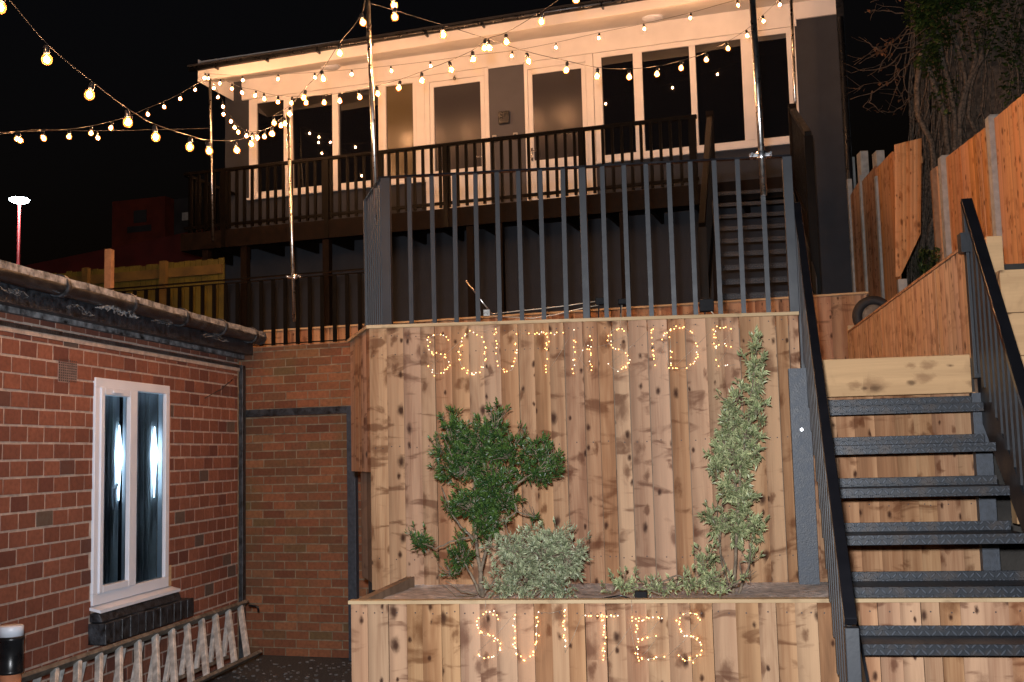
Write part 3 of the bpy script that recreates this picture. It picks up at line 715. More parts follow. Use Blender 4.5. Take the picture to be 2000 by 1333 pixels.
# loose wire on the wall
a = L.at(400, 778, -.01); b_ = L.at(456, 740, -.02)
single('loose_wire', MB().tube([(a[0], -.012, a[1]), ((a[0]+b_[0])/2, -.03, (a[1]+b_[1])/2-.01), (b_[0], -.02, b_[1])], .004, 6), M_black,
       'thin black wire slanting across the brick near the corner post', 'wire', L, (a[0], 0, a[1]))
# ================================================================== vent pipe
q = onX(22, 1222, -3.62)
T = Thing('vent_pipe', 'terracotta pipe with a black coupling and white cap at the lower left', 'pipe', W, (q.x, q.y, 0))
T.part('pipe', MB().lathe([(.055, .004), (.055, q.z-.17)], 24, (q.x, q.y, 0)), M_terra)
T.part('coupling', MB().lathe([(.062, q.z-.25), (.068, q.z-.245), (.068, q.z-.235), (.064, q.z-.23), (.064, q.z-.08), (.068, q.z-.075), (.067, q.z-.055)], 24, (q.x, q.y, 0)), M_black)
T.part('cap', MB().lathe([(.063, q.z-.0545), (.063, q.z-.006), (.058, q.z), (.0, q.z)], 24, (q.x, q.y, 0)), M_white)
# ================================================================== ladders
def ladder(label, pa, pb, pc, pd, n, x_top, x_bot, t0, lean, rw=.045):
    """top stile from pa to pb (px), bottom stile pc..pd; it lies on its side against the wall"""
    a = onX(*pa, x_top); b_ = onX(*pb, x_top); c_ = onX(*pc, x_bot); d_ = onX(*pd, x_bot)
    T = Thing('ladder', label, 'ladder', W, (b_.x, b_.y, d_.z-.05), 'aluminium ladders lying on their side by the outbuilding')
    dirt = (b_-a).normalized(); a2 = b_-dirt*3.2; dird = (d_-c_).normalized(); c2 = d_-dird*3.25
    pl = (d_-b_).normalized()
    T.part('stile', MB().bar(a2, b_, .085, .026, up=pl), M_alud, bevel=.003); T.part('stile', MB().bar(c2, d_, .068, .026, up=pl), M_alud, bevel=.003)
    for i in range(n):
        s_ = t0+i*.245; p = b_-dirt*s_; r_ = d_-dird*(s_+lean)
        T.part('rung', MB().bar(p+pl*.013, r_-pl*.013, rw, .030, up=dirt), M_alu, bevel=.004)
        T.part('rung_end', MB().lathe([(.011, 0), (.011, .004), (.006, .005)], 10, tuple(p-pl*.014)), M_alu)
    return T
lt = ladder('worn aluminium ladder on its side nearest the yard, grey stile uppermost', (60, 1320), (478, 1179), (385, 1333), (505, 1276), 12, -3.72, -3.46, .10, .12)
# rear section
a = onX(60, 1320, -3.72)
b_ = onX(476, 1182, -3.80); d_ = onX(440, 1276, -3.80)
lt2 = ladder('second aluminium ladder tucked behind against the brick wall', (66, 1322), (470, 1186), (330, 1333), (440, 1285), 12, -3.80, -3.70, .24, -.2, .034)
# black bracket stub at the ladder's end
q = onX(486, 1183, -3.70)
single('wall_hook', MB().tube([q, q+V((.08, 0, -.01)), q+V((.085, 0, -.05))], .010, 8), M_black, 'black hook sticking out past the end of the ladders', 'hook', base=tuple(q))
# ================================================================== UPPER BLOCK
FX0, FX1 = -4.785, 4.775; GB = 3.172; ZD = 5.10       # facade ends, ground, balcony deck
T = Thing('upper_block', 'dark grey rendered block with white eaves, two doors and long white-framed windows', 'building', B, (0, 0, GB))
WT, WBm, SIL = 7.44, 6.04, 5.93
openings = [(-4.343, -1.30, SIL-.03, 7.52), (-1.29, -.265, 5.215, 7.52), (.29, 1.345, 5.215, 7.52), (1.35, 4.215, SIL-.03, 7.52)]
mb = MB(); x = FX0
mb.box(FX0, -4.343, 0, .2, GB, 7.90).box(-.265, .29, 0, .2, GB, 7.90).box(4.215, FX1, 0, .2, GB, 7.90)
mb.box(-4.3429, -.2651, 0, .2, GB, 5.20).box(.2901, 4.2149, 0, .2, GB, 5.20)
mb.box(-4.3429, -1.301, 0, .2, 5.2002, SIL-.03).box(1.352, 4.2149, 0, .2, 5.2002, SIL-.03)
mb.box(-4.3429, -.2651, 0, .2, 7.53, 7.90).box(.2901, 4.2149, 0, .2, 7.53, 7.90)
mb.box(FX1-.2, FX1, .2001, 6, GB, 7.9).box(FX0, FX0+.2, .2001, 6, GB, 7.9)
T.part('wall', mb, M_render)
T.part('cladding_panel', MB().box(-.262, .287, -.012, -.001, 5.20, 7.50), M_renderb)
# frieze above the windows, soffit, fascia
T.part('frieze', MB().box(FX0+.32, -.264, -.03, -.001, 7.531, 7.86).box(.289, 4.24, -.03, -.001, 7.531, 7.86).box(-.2635, .2885, -.03, -.0125, 7.505, 7.86).box(4.2405, FX1+.0, -.03, -.001, 7.62, 7.86), M_warmwhite)
ON = -1.0; e0, e1 = -4.63, 4.80
T.part('soffit', MB().box(e0, e1, ON+.02, .0, 7.862, 7.875), M_warmwhite)
zl = lambda x: 7.57+.016*(x+4.6); zh = lambda x: 7.735+.011*(x+4.6)
mb = MB().hexa([(e0, ON, zl(e0)-.02), (e1, ON, zl(e1)-.02), (e1, ON+.02, zl(e1)-.02), (e0, ON+.02, zl(e0)-.02), (e0, ON, zh(e0)), (e1, ON, zh(e1)), (e1, ON+.02, zh(e1)+.1), (e0, ON+.02, zh(e0)+.1)])
T.part('fascia', mb, M_warmwhite)
mb = MB().hexa([(e0, ON+.021, zl(e0)-.02), (e1, ON+.021, zl(e1)-.02), (e1, -.031, 7.861), (e0, -.031, 7.861), (e0, ON+.021, zl(e0)-.005), (e1, ON+.021, zl(e1)-.005), (e1, -.031, 7.8612), (e0, -.031, 7.8612)])
T.part('soffit_slope', mb, M_warmwhite)
T.part('barge_end', MB().xz([(e0-.012, zl(e0)-.02), (e0-.001, zl(e0)-.02), (e0-.001, 7.9), (e0-.012, 7.9)], ON, 0), M_warmwhite)
mb = MB().hexa([(e0-.12, ON-.12, zh(e0)+.02), (e1+.1, ON-.12, zh(e1)+.02), (e1+.1, 6.3, 9.6), (e0-.12, 6.3, 9.6), (e0-.12, ON-.12, zh(e0)+.05), (e1+.1, ON-.12, zh(e1)+.05), (e1+.1, 6.3, 9.65), (e0-.12, 6.3, 9.65)])
T.part('roof', mb, simple('dark_roof_felt', (.015, .015, .017), .8, 0, .2, 8))
gt = T.part('gutter', MB().tube([(e0-.12, ON-.06, zh(e0)+.012), (e1+.06, ON-.06, zh(e1)+.012)], .052, 10), M_black)
for i in range(11):
    x = e0+.35+i*.86; sub(T, gt, 'gutter_bracket', MB().box(x-.012, x+.012, ON-.115, ON-.001, zh(x)-.055, zh(x)+.0), M_black)
dp = T.part('downpipe', MB().tube([(FX1+.05, -.06, GB), (FX1+.05, -.06, 7.55)], .040, 10), M_black)
T.part('corner_trim', MB().box(FX1+.001, FX1+.10, -.02, .2, GB, 8.6), M_black)
# windows
def pane(a, b_, z0, z1, dx, dz, y=.022):
    q = [(a, y+dx+dz, z0), (b_, y-dx+dz, z0), (b_, y+.008-dx+dz, z0), (a, y+.008+dx+dz, z0), (a, y+dx-dz, z1), (b_, y-dx-dz, z1), (b_, y+.008-dx-dz, z1), (a, y+.008+dx-dz, z1)]
    return MB().hexa(q)
PT = iter(((.004, .010), (-.005, .020), (.006, -.010), (0, 0), (.004, .020), (-.006, .008), (.007, .016), (-.004, .022)))
def frame(name, x0, x1, z0, z1, th=.055, mulls=(), y0=-.012, y1=.06, mw=.11, mat=M_warmwhite, transom=None):
    mb = MB(); mb.box(x0, x0+th, y0, y1, z0, z1).box(x1-th, x1, y0, y1, z0, z1)
    mb.box(x0+th+.0003, x1-th-.0003, y0, y1, z0, z0+.09).box(x0+th+.0003, x1-th-.0003, y0, y1, z1-.075, z1)
    for a, b_ in mulls: mb.box(a, b_, y0-.002, y1, z0+.0903, z1-.0753)
    return T.part(name, mb, mat, bevel=.004)
f1 = frame('window', -4.343, -1.302, SIL-.028, 7.528, .14, ((-3.716, -3.561), (-2.861, -2.755), (-2.075, -1.946), (-1.495, -1.4425)))
for a, b_, mt in ((-4.203, -3.716, M_pane), (-3.561, -2.861, M_pane), (-2.755, -2.075, M_pane), (-1.946, -1.495, M_glowpane)):
    sub(T, f1, 'pane', pane(a+.0005, b_-.0005, SIL+.07, 7.452, *next(PT)), mt)
f2 = frame('window', 1.352, 4.215, SIL-.028, 7.528, .12, ((1.937, 2.068), (2.747, 2.834), (3.472, 3.653)))
for a, b_ in ((1.472, 1.937), (2.068, 2.747), (2.834, 3.472), (3.653, 4.095)):
    sub(T, f2, 'pane', pane(a+.0005, b_-.0005, SIL+.07, 7.452, *next(PT)), M_pane)
for f_, a, b_ in ((f1, -4.36, -1.30), (f2, 1.35, 4.23)):
    sub(T, f_, 'sill', MB().box(a, b_, -.06, -.013, SIL-.06, SIL-.03), M_warmwhite)
for (x0, x1, g0, g1, hs) in ((-1.30, -.266, -1.152, -.401, 1), (.291, 1.345, .415, 1.165, -1)):
    mb = MB().box(x0, g0-.07, -.014, .06, 5.202, 7.528).box(g1+.07, x1, -.014, .06, 5.202, 7.528).box(g0-.0697, g1+.0697, -.014, .06, 7.42, 7.528)
    df = T.part('door', mb, M_warmwhite, bevel=.004)
    mb = MB().box(g0-.066, g0, -.006, .05, 5.215, 7.415).box(g1, g1+.066, -.006, .05, 5.215, 7.415)
    mb.box(g0+.0003, g1-.0003, -.006, .05, 7.335, 7.415).box(g0+.0003, g1-.0003, -.006, .05, 5.93, 6.025).box(g0+.0003, g1-.0003, -.002, .05, 5.215, 5.9298)
    mb.box(g0+.05, g1-.05, -.008, -.0025, 5.30, 5.86)
    sub(T, df, 'leaf', mb, M_warmwhite, .004)
    sub(T, df, 'pane', MB().box(g0+.0005, g1-.0005, .012, .02, 6.0255, 7.3345), M_frost)
    hx = g1+.03 if hs > 0 else g0-.03
    sub(T, df, 'handle', MB().box(hx-.016, hx+.016, -.014, -.0062, 6.02, 6.22).bar((hx, -.05, 6.16), (hx-hs*.11, -.05, 6.16), .02, .02).bar((hx, -.05, 6.16), (hx, -.01, 6.16), .018, .018), M_chrome, .002)
# the door number
fc_ = D.curves.new('number', 'FONT'); fc_.body = '6'; fc_.size = .105; fc_.extrude = .003; fc_.align_x = 'CENTER'
to = D.objects.new('tmp', fc_); col.objects.link(to); dg = bpy.context.evaluated_depsgraph_get(); me = D.meshes.new_from_object(to.evaluated_get(dg)); D.objects.remove(to)
me.materials.clear(); me.materials.append(M_black)
sx, sz = B.at(888, 157, -.03); o = T.inst('door_number', me, (sx, -.034, sz)); o.rotation_euler = (math.radians(90), 0, 0)
# things fixed to it
sx, sz = B.at(984, 230, -.05)
T2 = Thing('wall_box', 'small square dark box on the grey panel between the two doors', 'wall light', B, (sx, -.012, sz-.08))
T2.part('housing', MB().box(sx-.085, sx+.085, -.075, -.0125, sz-.095, sz+.095), M_black, bevel=.012)
for dx, dz in ((-.03, .035), (.03, .035), (-.03, -.03), (.03, -.03)):
    T2.part('lens', MB().lathe([(.020, -.084), (.018, -.076)], 12, (sx+dx, 0, sz+dz), 'y'), M_greybox)
for i, (px, py, wd) in enumerate(((966, 271, 'left'), (1007, 266, 'right'))):
    sx, sz = B.at(px, py, -.03)
    T2 = Thing('key_safe', f'small pale key safe on the grey panel, the {wd} one of two', 'key safe', B, (sx, -.012, sz-.03), 'key safes between the doors')
    T2.part('case', MB().box(sx-.035, sx+.035, -.05, -.0125, sz-.05, sz+.05), M_conc, bevel=.008)
    T2.part('dial', MB().box(sx-.02, sx+.02, -.056, -.0505, sz-.03, sz+.02), M_black, bevel=.002)
for px, py, lb in ((1275, 40, 'round white ceiling light under the eaves above the right windows'), (645, 138, 'round white ceiling light under the eaves above the left windows')):
    sx, sz = B.at(px, py, -.55)
    zc = 7.861-(7.861-zl(sx)+.02)*.55
    T2 = Thing('ceiling_light', lb, 'ceiling light', B, (sx, -.55, zc-.06), 'unlit round lights under the eaves')
    T2.part('base', MB().lathe([(.16, zc-.03), (.165, zc+.01)], 28, (sx, -.55, 0)), M_warmwhite)
    T2.part('diffuser', MB().lathe([(.0, zc-.075), (.08, zc-.07), (.13, zc-.055), (.15, zc-.031)], 28, (sx, -.55, 0)), M_white)
# ================================================================== BALCONY
BN = -1.35
T = Thing('timber_balcony', 'dark brown stained timber balcony running along the front of the upper block', 'balcony', B, (0, BN, GB))
bx0, bx1 = -4.62, 4.02
mb = MB(); x = BN
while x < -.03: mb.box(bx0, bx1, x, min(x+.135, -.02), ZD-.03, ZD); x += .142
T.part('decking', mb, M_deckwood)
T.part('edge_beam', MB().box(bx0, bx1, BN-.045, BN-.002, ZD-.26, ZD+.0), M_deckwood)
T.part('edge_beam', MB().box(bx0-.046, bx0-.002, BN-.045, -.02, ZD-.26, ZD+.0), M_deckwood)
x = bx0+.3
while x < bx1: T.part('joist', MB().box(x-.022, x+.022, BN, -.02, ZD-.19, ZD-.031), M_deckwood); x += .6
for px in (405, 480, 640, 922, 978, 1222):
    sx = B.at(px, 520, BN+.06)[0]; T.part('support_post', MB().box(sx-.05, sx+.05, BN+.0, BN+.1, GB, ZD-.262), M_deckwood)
sx = B.at(420, 300, BN)[0]
rz = 6.02; gap0, gap1 = B.at(1362, 250, BN)[0], B.at(1542, 250, BN)[0]
TB = Thing('balcony_railing', 'dark brown balcony railing in front of the doors and windows', 'railing', B, (0, BN, ZD))
def brail(x0, x1, n_=BN-.02):
    TB.part('top_rail', MB().box(x0, x1, n_-.03, n_+.03, rz-.045, rz), M_balc, bevel=.004)
    TB.part('bottom_rail', MB().box(x0, x1, n_-.018, n_+.018, ZD+.06, ZD+.10), M_balc)
brail(bx0, gap0)
bm3 = MB().box(-.018, .018, -.018, .018, 0, rz-.045-ZD-.02).mesh('baluster', [M_balc])
x = bx0+.12; i = 0
xs_ = []
while x < gap0-.05: xs_.append(x); x += .1275
for x in xs_[:68]: TB.inst('baluster', bm3, (x, BN-.02, ZD+.02))
for px in (440, 640, 745, 872, 1138, 1358):
    sx = B.at(px, 350, BN)[0]; TB.part('post', MB().box(sx-.035, sx+.035, BN-.055, BN+.015, ZD-.26, rz-.0455), M_balc)
# the short bit right of the stair head, and the left return
for i in range(9): TB.inst('baluster', bm3, (bx0, BN+.12+i*.13, ZD+.02))
TB.part('top_rail', MB().box(bx0-.03, bx0+.03, BN+.011, -.02, rz-.045, rz-.0005), M_balc)
# ================================================================== UPPER STAIR (head-on, from the raised ground to the balcony)
top_ = onD(1480, 430, 14.1); SY1 = B.w(B.l(top_).x, BN-.06, 0).y
ux0 = onD(1400, 500, 12.6).x; ux1 = onD(1566, 500, 12.6).x
T = Thing('balcony_staircase', 'dark chequer-plate staircase climbing from the terrace to the balcony', 'staircase', W, (ux0, SY1-2.3, GB))
nr = 10; r_ = (ZD-GB)/nr; g_ = .225
for i in range(1, nr):
    y = SY1-(nr-i)*g_; z = GB+i*r_; mb = MB()
    mb.box(ux0, ux1, y, y+.006, z-.045, z).box(ux0, ux1, y+.006, y+.21, z-.006, z).box(ux0, ux1, y+.204, y+.21, z, z+.045)
    T.part('tread', mb, M_cheq)
for xs in (ux0-.014, ux1+.002):
    yb = SY1; ya = yb-nr*g_
    T.part('stringer', MB().hexa([(xs, ya, GB+.0), (xs+.012, ya, GB+.0), (xs+.012, yb, ZD-.32), (xs, yb, ZD-.32), (xs, ya, GB+.30), (xs+.012, ya, GB+.30), (xs+.012, yb, ZD+.0), (xs, yb, ZD+.0)]), M_steel)
for Pt, Pn, nm in ((onD(1386, 228, 14.0), onD(1372, 470, 12.0), 'left'), (onD(1547, 214, 13.6), onD(1578, 262, 11.9), 'right')):
    T2 = Thing('stair_handrail', f'dark brown {nm} balustrade of the staircase up to the balcony', 'railing', W, (Pn.x, Pn.y, GB))
    zn = GB+1.0 if nm == 'left' else Pn.z; Pn = V((Pn.x, Pn.y, zn)); dirv = Pt-Pn
    T2.part('top_rail', MB().bar(Pn, Pt, .07, .06), M_balc, bevel=.004)
    T2.part('bottom_rail', MB().bar(Pn-V((0, 0, .93 if nm == 'left' else 1.15)), Pt-V((0, 0, 1.12)), .04, .22), M_deckwood)
    for i in range(20):
        q = Pn+dirv*((i+.5)/20); T2.part('baluster', MB().box(q.x-.018, q.x+.018, q.y-.018, q.y+.018, q.z-.95, q.z-.03), M_balc)
    T2.part('newel_post', MB().box(Pn.x-.045, Pn.x+.045, Pn.y-.045, Pn.y+.045, GB, Pn.z-.031), M_balc)
    T2.part('newel_post', MB().box(Pt.x-.045, Pt.x+.045, Pt.y-.045, Pt.y+.045, GB, Pt.z+.06), M_deckwood)
# ================================================================== POLES
def pole(label, P0, P1, r, clamp=None, n_=1):
    P0 = V(P0); P1 = V(P1); lo = P0 if P0.z < P1.z else P1
    T = Thing('light_pole', label, 'pole', W, tuple(lo), 'thin metal poles carrying the bulb strings')
    T.part('tube', MB().tube([P0, P1], r, 14), M_galv)
    if clamp is not None:
        c = V(clamp); mb = MB().box(c.x-.070, c.x+.060, c.y-.020, c.y+.02, c.z-.010, c.z+.010)
        mb.lathe([(r+.012, c.z-.022), (r+.012, c.z+.022)], 14, (c.x, c.y, 0)).lathe([(.010, -.05), (.010, .045)], 8, (c.x-.055, c.y, c.z), 'y').lathe([(.010, -.05), (.010, .045)], 8, (c.x+.05, c.y, c.z), 'y')
        T.part('clamp', mb, M_chrome, bevel=.002)
    return T
yB = RY-.045
pB0 = onY(1492, 382, yB); pB1 = onY(1466, -60, yB)
pole('thick shiny pole clamped to the terrace railing near the stairs', pB0, pB1, .0185, onY(1487, 304, yB))
pA0 = V((fr2.w(-.30, -.05, 0).x, fr2.w(-.30, -.05, 0).y, 0)); dA = (pA0-CAM).dot(FW)
tA = (onD(733, 352, 1)-CAM); 
kA = V((fr2.w(-.28, -.04, 0).x, fr2.w(-.28, -.04, 0).y)); rA = ray(733, 352); sA = kA.y/rA.y
pA0 = CAM+rA*sA; pA1 = onY(716, -50, pA0.y)
pole('shiny pole at the left end of the terrace railing', onY(737, 440, pA0.y), pA1, .0155, None)
sD = A.at(575, 628, -.075); pD0 = A.w(sD[0], -.075, sD[1]); sD1 = A.at(562.5, 222, -.075); pD1 = A.w(sD1[0], -.075, sD1[1]); sDc = A.at(575, 541, -.075); 
pole('thin pole clamped to the lower railing, bulb strings meeting at its top', pD0, pD1, .0155, A.w(sDc[0], -.075, sDc[1]))
sC0 = B.at(416, 470, BN-.07); sC1 = B.at(410, 155, BN-.07); pC1 = B.w(sC1[0], BN-.07, sC1[1])
pole('thin pole at the left end of the balcony', B.w(sC0[0], BN-.07, sC0[1]), pC1, .018)
sE0 = B.at(1556, 282, BN-.10); sE1 = B.at(1544, -30, BN-.10); pE1 = B.w(sE1[0], BN-.10, sE1[1])
pole('thin pole at the head of the balcony staircase on the right', B.w(sE0[0], BN-.10, sE0[1]), pE1, .018)
# ================================================================== BULB STRINGS
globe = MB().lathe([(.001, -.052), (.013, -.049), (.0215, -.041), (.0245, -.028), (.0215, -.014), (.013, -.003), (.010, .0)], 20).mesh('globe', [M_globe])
core = MB().lathe([(.001, -.042), (.008, -.038), (.0130, -.028), (.009, -.017), (.002, -.009)], 12).mesh('filament', [M_bulb])
sock = MB().lathe([(.012, .0), (.014, .006), (.014, .032), (.007, .040)], 8).mesh('socket', [M_black])
def strand(label, pts, d0, d1, start=None, end=None, dpow=1.0, r=.0024, extra=()):
    n = len(pts); P = []
    for i, (px, py) in enumerate(pts):
        f = (i+.5)/n if n > 1 else .5
        iv = (1/d0)*(1-f)+(1/d1)*f; P.append(onD(px, py, 1/iv))
    T = Thing('string_lights', label, 'string lights', W, tuple(P[0]), 'warm bulb strings hung between the poles')
    for p in P:
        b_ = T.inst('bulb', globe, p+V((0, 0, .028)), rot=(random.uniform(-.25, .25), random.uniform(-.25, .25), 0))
        c_ = D.objects.new('filament', core); col.objects.link(c_); c_.parent = b_
        s_ = D.objects.new('socket', sock); col.objects.link(s_); s_.parent = b_
    line = ([V(start)] if start is not None else [])+[p+V((0, 0, .075)) for p in P]+([V(end)] if end is not None else [])
    pl = []
    for i in range(len(line)-1):
        a, b_ = line[i], line[i+1]; a0 = line[max(i-1, 0)]; b1 = line[min(i+2, len(line)-1)]
        for k in range(5):
            t_ = k/5; pl.append(.5*((2*a)+(b_-a0)*t_+(2*a0-5*a+4*b_-b1)*t_*t_+(-a0+3*a-3*b_+b1)*t_**3))
    pl.append(line[-1]); T.part('cable', MB().tube(pl, r, 5), M_cable)
    return T
top = lambda p: V(p)-ZV*.02
depth = lambda P: (V(P)-CAM).dot(FW)
dC, dD, dE, dA_ = depth(pC1), depth(pD1), depth(pE1), depth(pA1); dB_ = depth(pB1)
strand('long bulb string sweeping down from the near top left corner to the middle pole', [(3, 17), (91, 117), (177, 187), (249, 240), (303, 269), (371, 289), (407, 296), (461, 294), (490, 283), (532, 262)], 4.6, dD, onD(-60, -60, 4.3), pD1)
strand('bulb string dropping from the balcony corner pole out of frame on the left', [(381, 176), (352, 194), (320, 210), (288, 224), (255, 239), (218, 251), (178, 261), (135, 268), (85, 272), (38, 275)], dC, 9, pC1, onD(-40, 268, 8.8))
strand('faint second bulb string low on the left behind the long one', [(190, 270), (84, 268), (33, 272)], 11.5, 10.2, onD(410, 251, dC-1), onD(-30, 262, 9.8))
strand('bulb string hanging in a deep loop between the balcony corner pole and the middle pole', [(418, 173), (426, 191), (435, 209), (437, 224), (451, 238), (458, 250), (465, 259), (481, 267), (492, 271), (503, 270), (517, 268), (530, 262), (549, 246), (556, 243)], dC, dD, pC1, pD1)
strand('bulb string from the balcony corner pole crossing the doors and rising out of the top', [(430, 164), (453, 174), (472, 182), (499, 188), (516, 194), (543, 200), (570, 202), (599, 202), (633, 201), (663, 198), (702, 191), (737, 184), (780, 173), (824, 158), (880, 137), (924, 117), (955, 95), (989, 84), (1059, 43), (1125, 0)], dC, 7.2, pC1, onD(1200, -50, 6.9))
strand('bulb string running straight along under the white eaves', [(400, 153), (407, 154), (474, 158), (543, 155), (615, 152), (687, 146), (764, 139), (841, 130), (921, 119), (1000, 110), (1086, 94), (1170, 75), (1258, 57), (1349, 36), (1441, 11)], dC-.2, dE+.4, pC1, onD(1500, -8, dE+.3))
strand('bulb string climbing steeply from the middle pole to the near left pole', [(535, 242), (566, 224), (595, 192), (630, 155), (663, 105), (708, 45)], dD, dA_, pD1, pA1)
strand('bulb string sagging across the doors from the near left pole to the right staircase pole', [(865, 70), (947, 95), (1031, 121), (1107, 138), (1167, 150), (1229, 152), (1284, 146), (1331, 134), (1380, 118), (1421, 96), (1459, 71), (1491, 42), (1523, 10)], dA_, dE, onD(718, 5, dA_), pE1)
strand('two bulbs of a string leaving the top of the frame beside the near left pole', [(768, 11), (771, 34)], dA_, dA_-.4, pA1, onD(775, -50, dA_-.6))
# ================================================================== FAIRY LIGHT WORDS
def word(name, label, letters, y, wiretop, step, seedv, pale=.45, keep=.8):
    random.seed(seedv); T = Thing(name, label, 'fairy lights', W, (0, y, onY(1000, letters[0][0][0][1], y).z))
    led = MB().lathe([(.0004, -.003), (.0021, -.0021), (.003, 0), (.0021, .0021), (.0004, .003)], 6).mesh('tiny_light', [M_led])
    led2 = MB().lathe([(.0004, -.0028), (.002, -.002), (.0028, 0), (.002, .002), (.0004, .0028)], 6).mesh('tiny_light', [M_led2])
    pts = []; wire = []
    for li_, strokes in enumerate(letters):
        kp = keep*(1, 1, .98, .92, .92, .9, .85, .9, .85)[li_] if len(letters) > 7 else keep
        for st in strokes if isinstance(strokes[0], list) else [strokes]:
            w_ = [onY(px, py, y) for px, py in st]; wire.append(w_)
            for a, b_ in zip(w_, w_[1:]):
                l = (b_-a).length; n = max(1, round(l/step))
                for k in range(n):
                    if random.random() < kp: pts.append(a+(b_-a)*((k+random.uniform(.05, .95))/n)+V((random.gauss(0, .0045), 0, random.gauss(0, .0045))))
    random.shuffle(pts); first, rest = pts[:100], pts[100:]
    for p in first:
        T.inst('tiny_light', led if random.random() > pale else led2, p+V((random.uniform(-.004, .004), -.004, random.uniform(-.004, .004))))
    if rest:
        mb = MB()
        for p in rest:
            q = p+V((random.uniform(-.004, .004), -.004, random.uniform(-.004, .004))); r = .0029
            mb.lathe([(.0004, -r), (r*.7, -r*.7), (r, 0), (r*.7, r*.7), (.0004, r)], 6, tuple(q))
        T.part('more_tiny_lights', mb, M_led, kind='stuff')
    mb = MB()
    for w_ in wire: mb.tube([p+V((random.uniform(-.003, .003), 0, random.uniform(-.003, .003))) for p in w_], .0013, 4)
    for a, b_ in zip(wire, wire[1:]): mb.tube([a[-1], (a[-1]+b_[0])/2+V((0, -.006, -.01)), b_[0]], .0009, 3)
    for st in wiretop: mb.tube([onY(px, py, y-.022) for px, py in st], .0012, 3)
    T.part('wire', mb, M_wirepale)
def arc(cx, cy, rx, ry, a0, a1, n=9): return [(cx+rx*math.cos(math.radians(a0+(a1-a0)*i/n)), cy-ry*math.sin(math.radians(a0+(a1-a0)*i/n))) for i in range(n+1)]
S = lambda cx, cy, w_, h: arc(cx, cy-h/4, w_/2, h/4, 20, 250, 8)+arc(cx, cy+h/4, w_/2, h/4, 80, -160, 9)
word('fairy_light_word', 'fairy lights spelling SOUTHSIDE across the top of the board wall',
     [[S(856, 692, 42, 78)], [arc(923, 690, 26, 42, 100, 450, 16)], [[(969, 640), (969, 700), (975, 716), (987, 729), (1000, 722), (1008, 705), (1007, 640)]],
      [[(1030, 654), (1105, 648)], [(1068, 650), (1068, 729)]], [[(1121, 643), (1121, 728)], [(1153, 640), (1154, 726)], [(1121, 686), (1153, 682)]],
      [S(1208, 683, 40, 84)], [[(1274, 638), (1277, 716)]], [[(1310, 640), (1310, 722)], [(1292, 664), (1300, 650), (1312, 642), (1335, 640), (1350, 648), (1358, 662), (1363, 685), (1360, 705), (1345, 718), (1310, 722)]],
      [[(1396, 638), (1397, 707)], [(1396, 639), (1436, 642)], [(1397, 678), (1427, 674)], [(1397, 716), (1437, 713)]]], WY-.018,
     [[(969, 615), (969, 640)], [(1212, 612), (1212, 640)]], .017, 11, .5, .8)
word('fairy_light_word', 'fairy lights spelling SUITES across the front of the low planter',
     [[S(954, 1242, 44, 92)], [[(1008, 1196), (1004, 1240), (1008, 1272), (1022, 1290), (1038, 1284), (1048, 1265), (1050, 1196)]],
      [[(1103, 1191), (1104, 1275)]], [[(1136, 1203), (1208, 1202)], [(1180, 1202), (1182, 1290)]],
      [[(1244, 1205), (1244, 1288)], [(1229, 1210), (1294, 1204)], [(1252, 1247), (1284, 1245)], [(1244, 1289), (1302, 1283)]], [S(1347, 1244, 46, 94)]], PY-.014,
     [[(949, 1172), (948, 1196)], [(1233, 1172), (1235, 1200)]], .0135, 12, .4, .88)
random.seed(5)
# ================================================================== bits lying behind the terrace railing
yy = RY+.09; P = lambda px, py, y=yy: onY(px, py, y)
zfl = ZC+.0
def blackbox(px, py, w_, h, label):
    c = P(px, py); T = Thing('cable_box', label, 'junction box', W, (c.x, yy, zfl), 'black boxes feeding the fairy lights')
    T.part('case', MB().box(c.x-w_/2, c.x+w_/2, yy-.025, yy+.03, c.z-h/2, c.z+h/2), M_box, bevel=.005)
    T.part('leg', MB().bar((c.x-.02, yy, zfl-.03), (c.x-.01, yy, c.z-h/2), .008, .008), M_box)
    T.part('plug', MB().box(c.x-.012, c.x+.012, yy-.036, yy-.0255, c.z-.012, c.z+.012), M_box)
blackbox(1173, 589, .062, .045, 'black box behind the railing, left of the pair'); blackbox(1216, 590, .055, .035, 'black box behind the railing, right of the pair'); blackbox(1380, 597, .085, .075, 'biggest black box behind the railing, next to the stairs')
mb = MB().tube([P(960, 614), P(1010, 608), P(1060, 603), P(1110, 597), P(1170, 588)], .003, 5).tube([P(960, 618), P(1040, 622), P(1085, 615), P(1130, 604), P(1170, 596)], .003, 5)
mb.tube([P(1215, 597), P(1213, 608), P(1213, 620)], .003, 5).tube([P(1385, 603), P(1390, 610), P(1398, 618)], .004, 5)
single('pale_cable', mb, M_wirepale, 'pale cable trailing along behind the terrace railing', 'cable', base=tuple(P(960, 618)))
T = Thing('metal_stake', 'thin bright metal stake leaning behind the railing', 'stake', W, tuple(P(962, 616)))
T.part('rod', MB().tube([P(910, 549), P(960, 613)], .005, 8), M_galv); T.part('clip', MB().box(P(948, 600).x-.01, P(948, 600).x+.028, yy-.012, yy+.012, P(948, 618).z, P(948, 606).z), M_galv)
T.part('foot', MB().lathe([(.035, zfl-.01), (.03, zfl+.012), (.01, zfl+.02)], 12, (P(957, 622).x, yy, 0)), M_box)
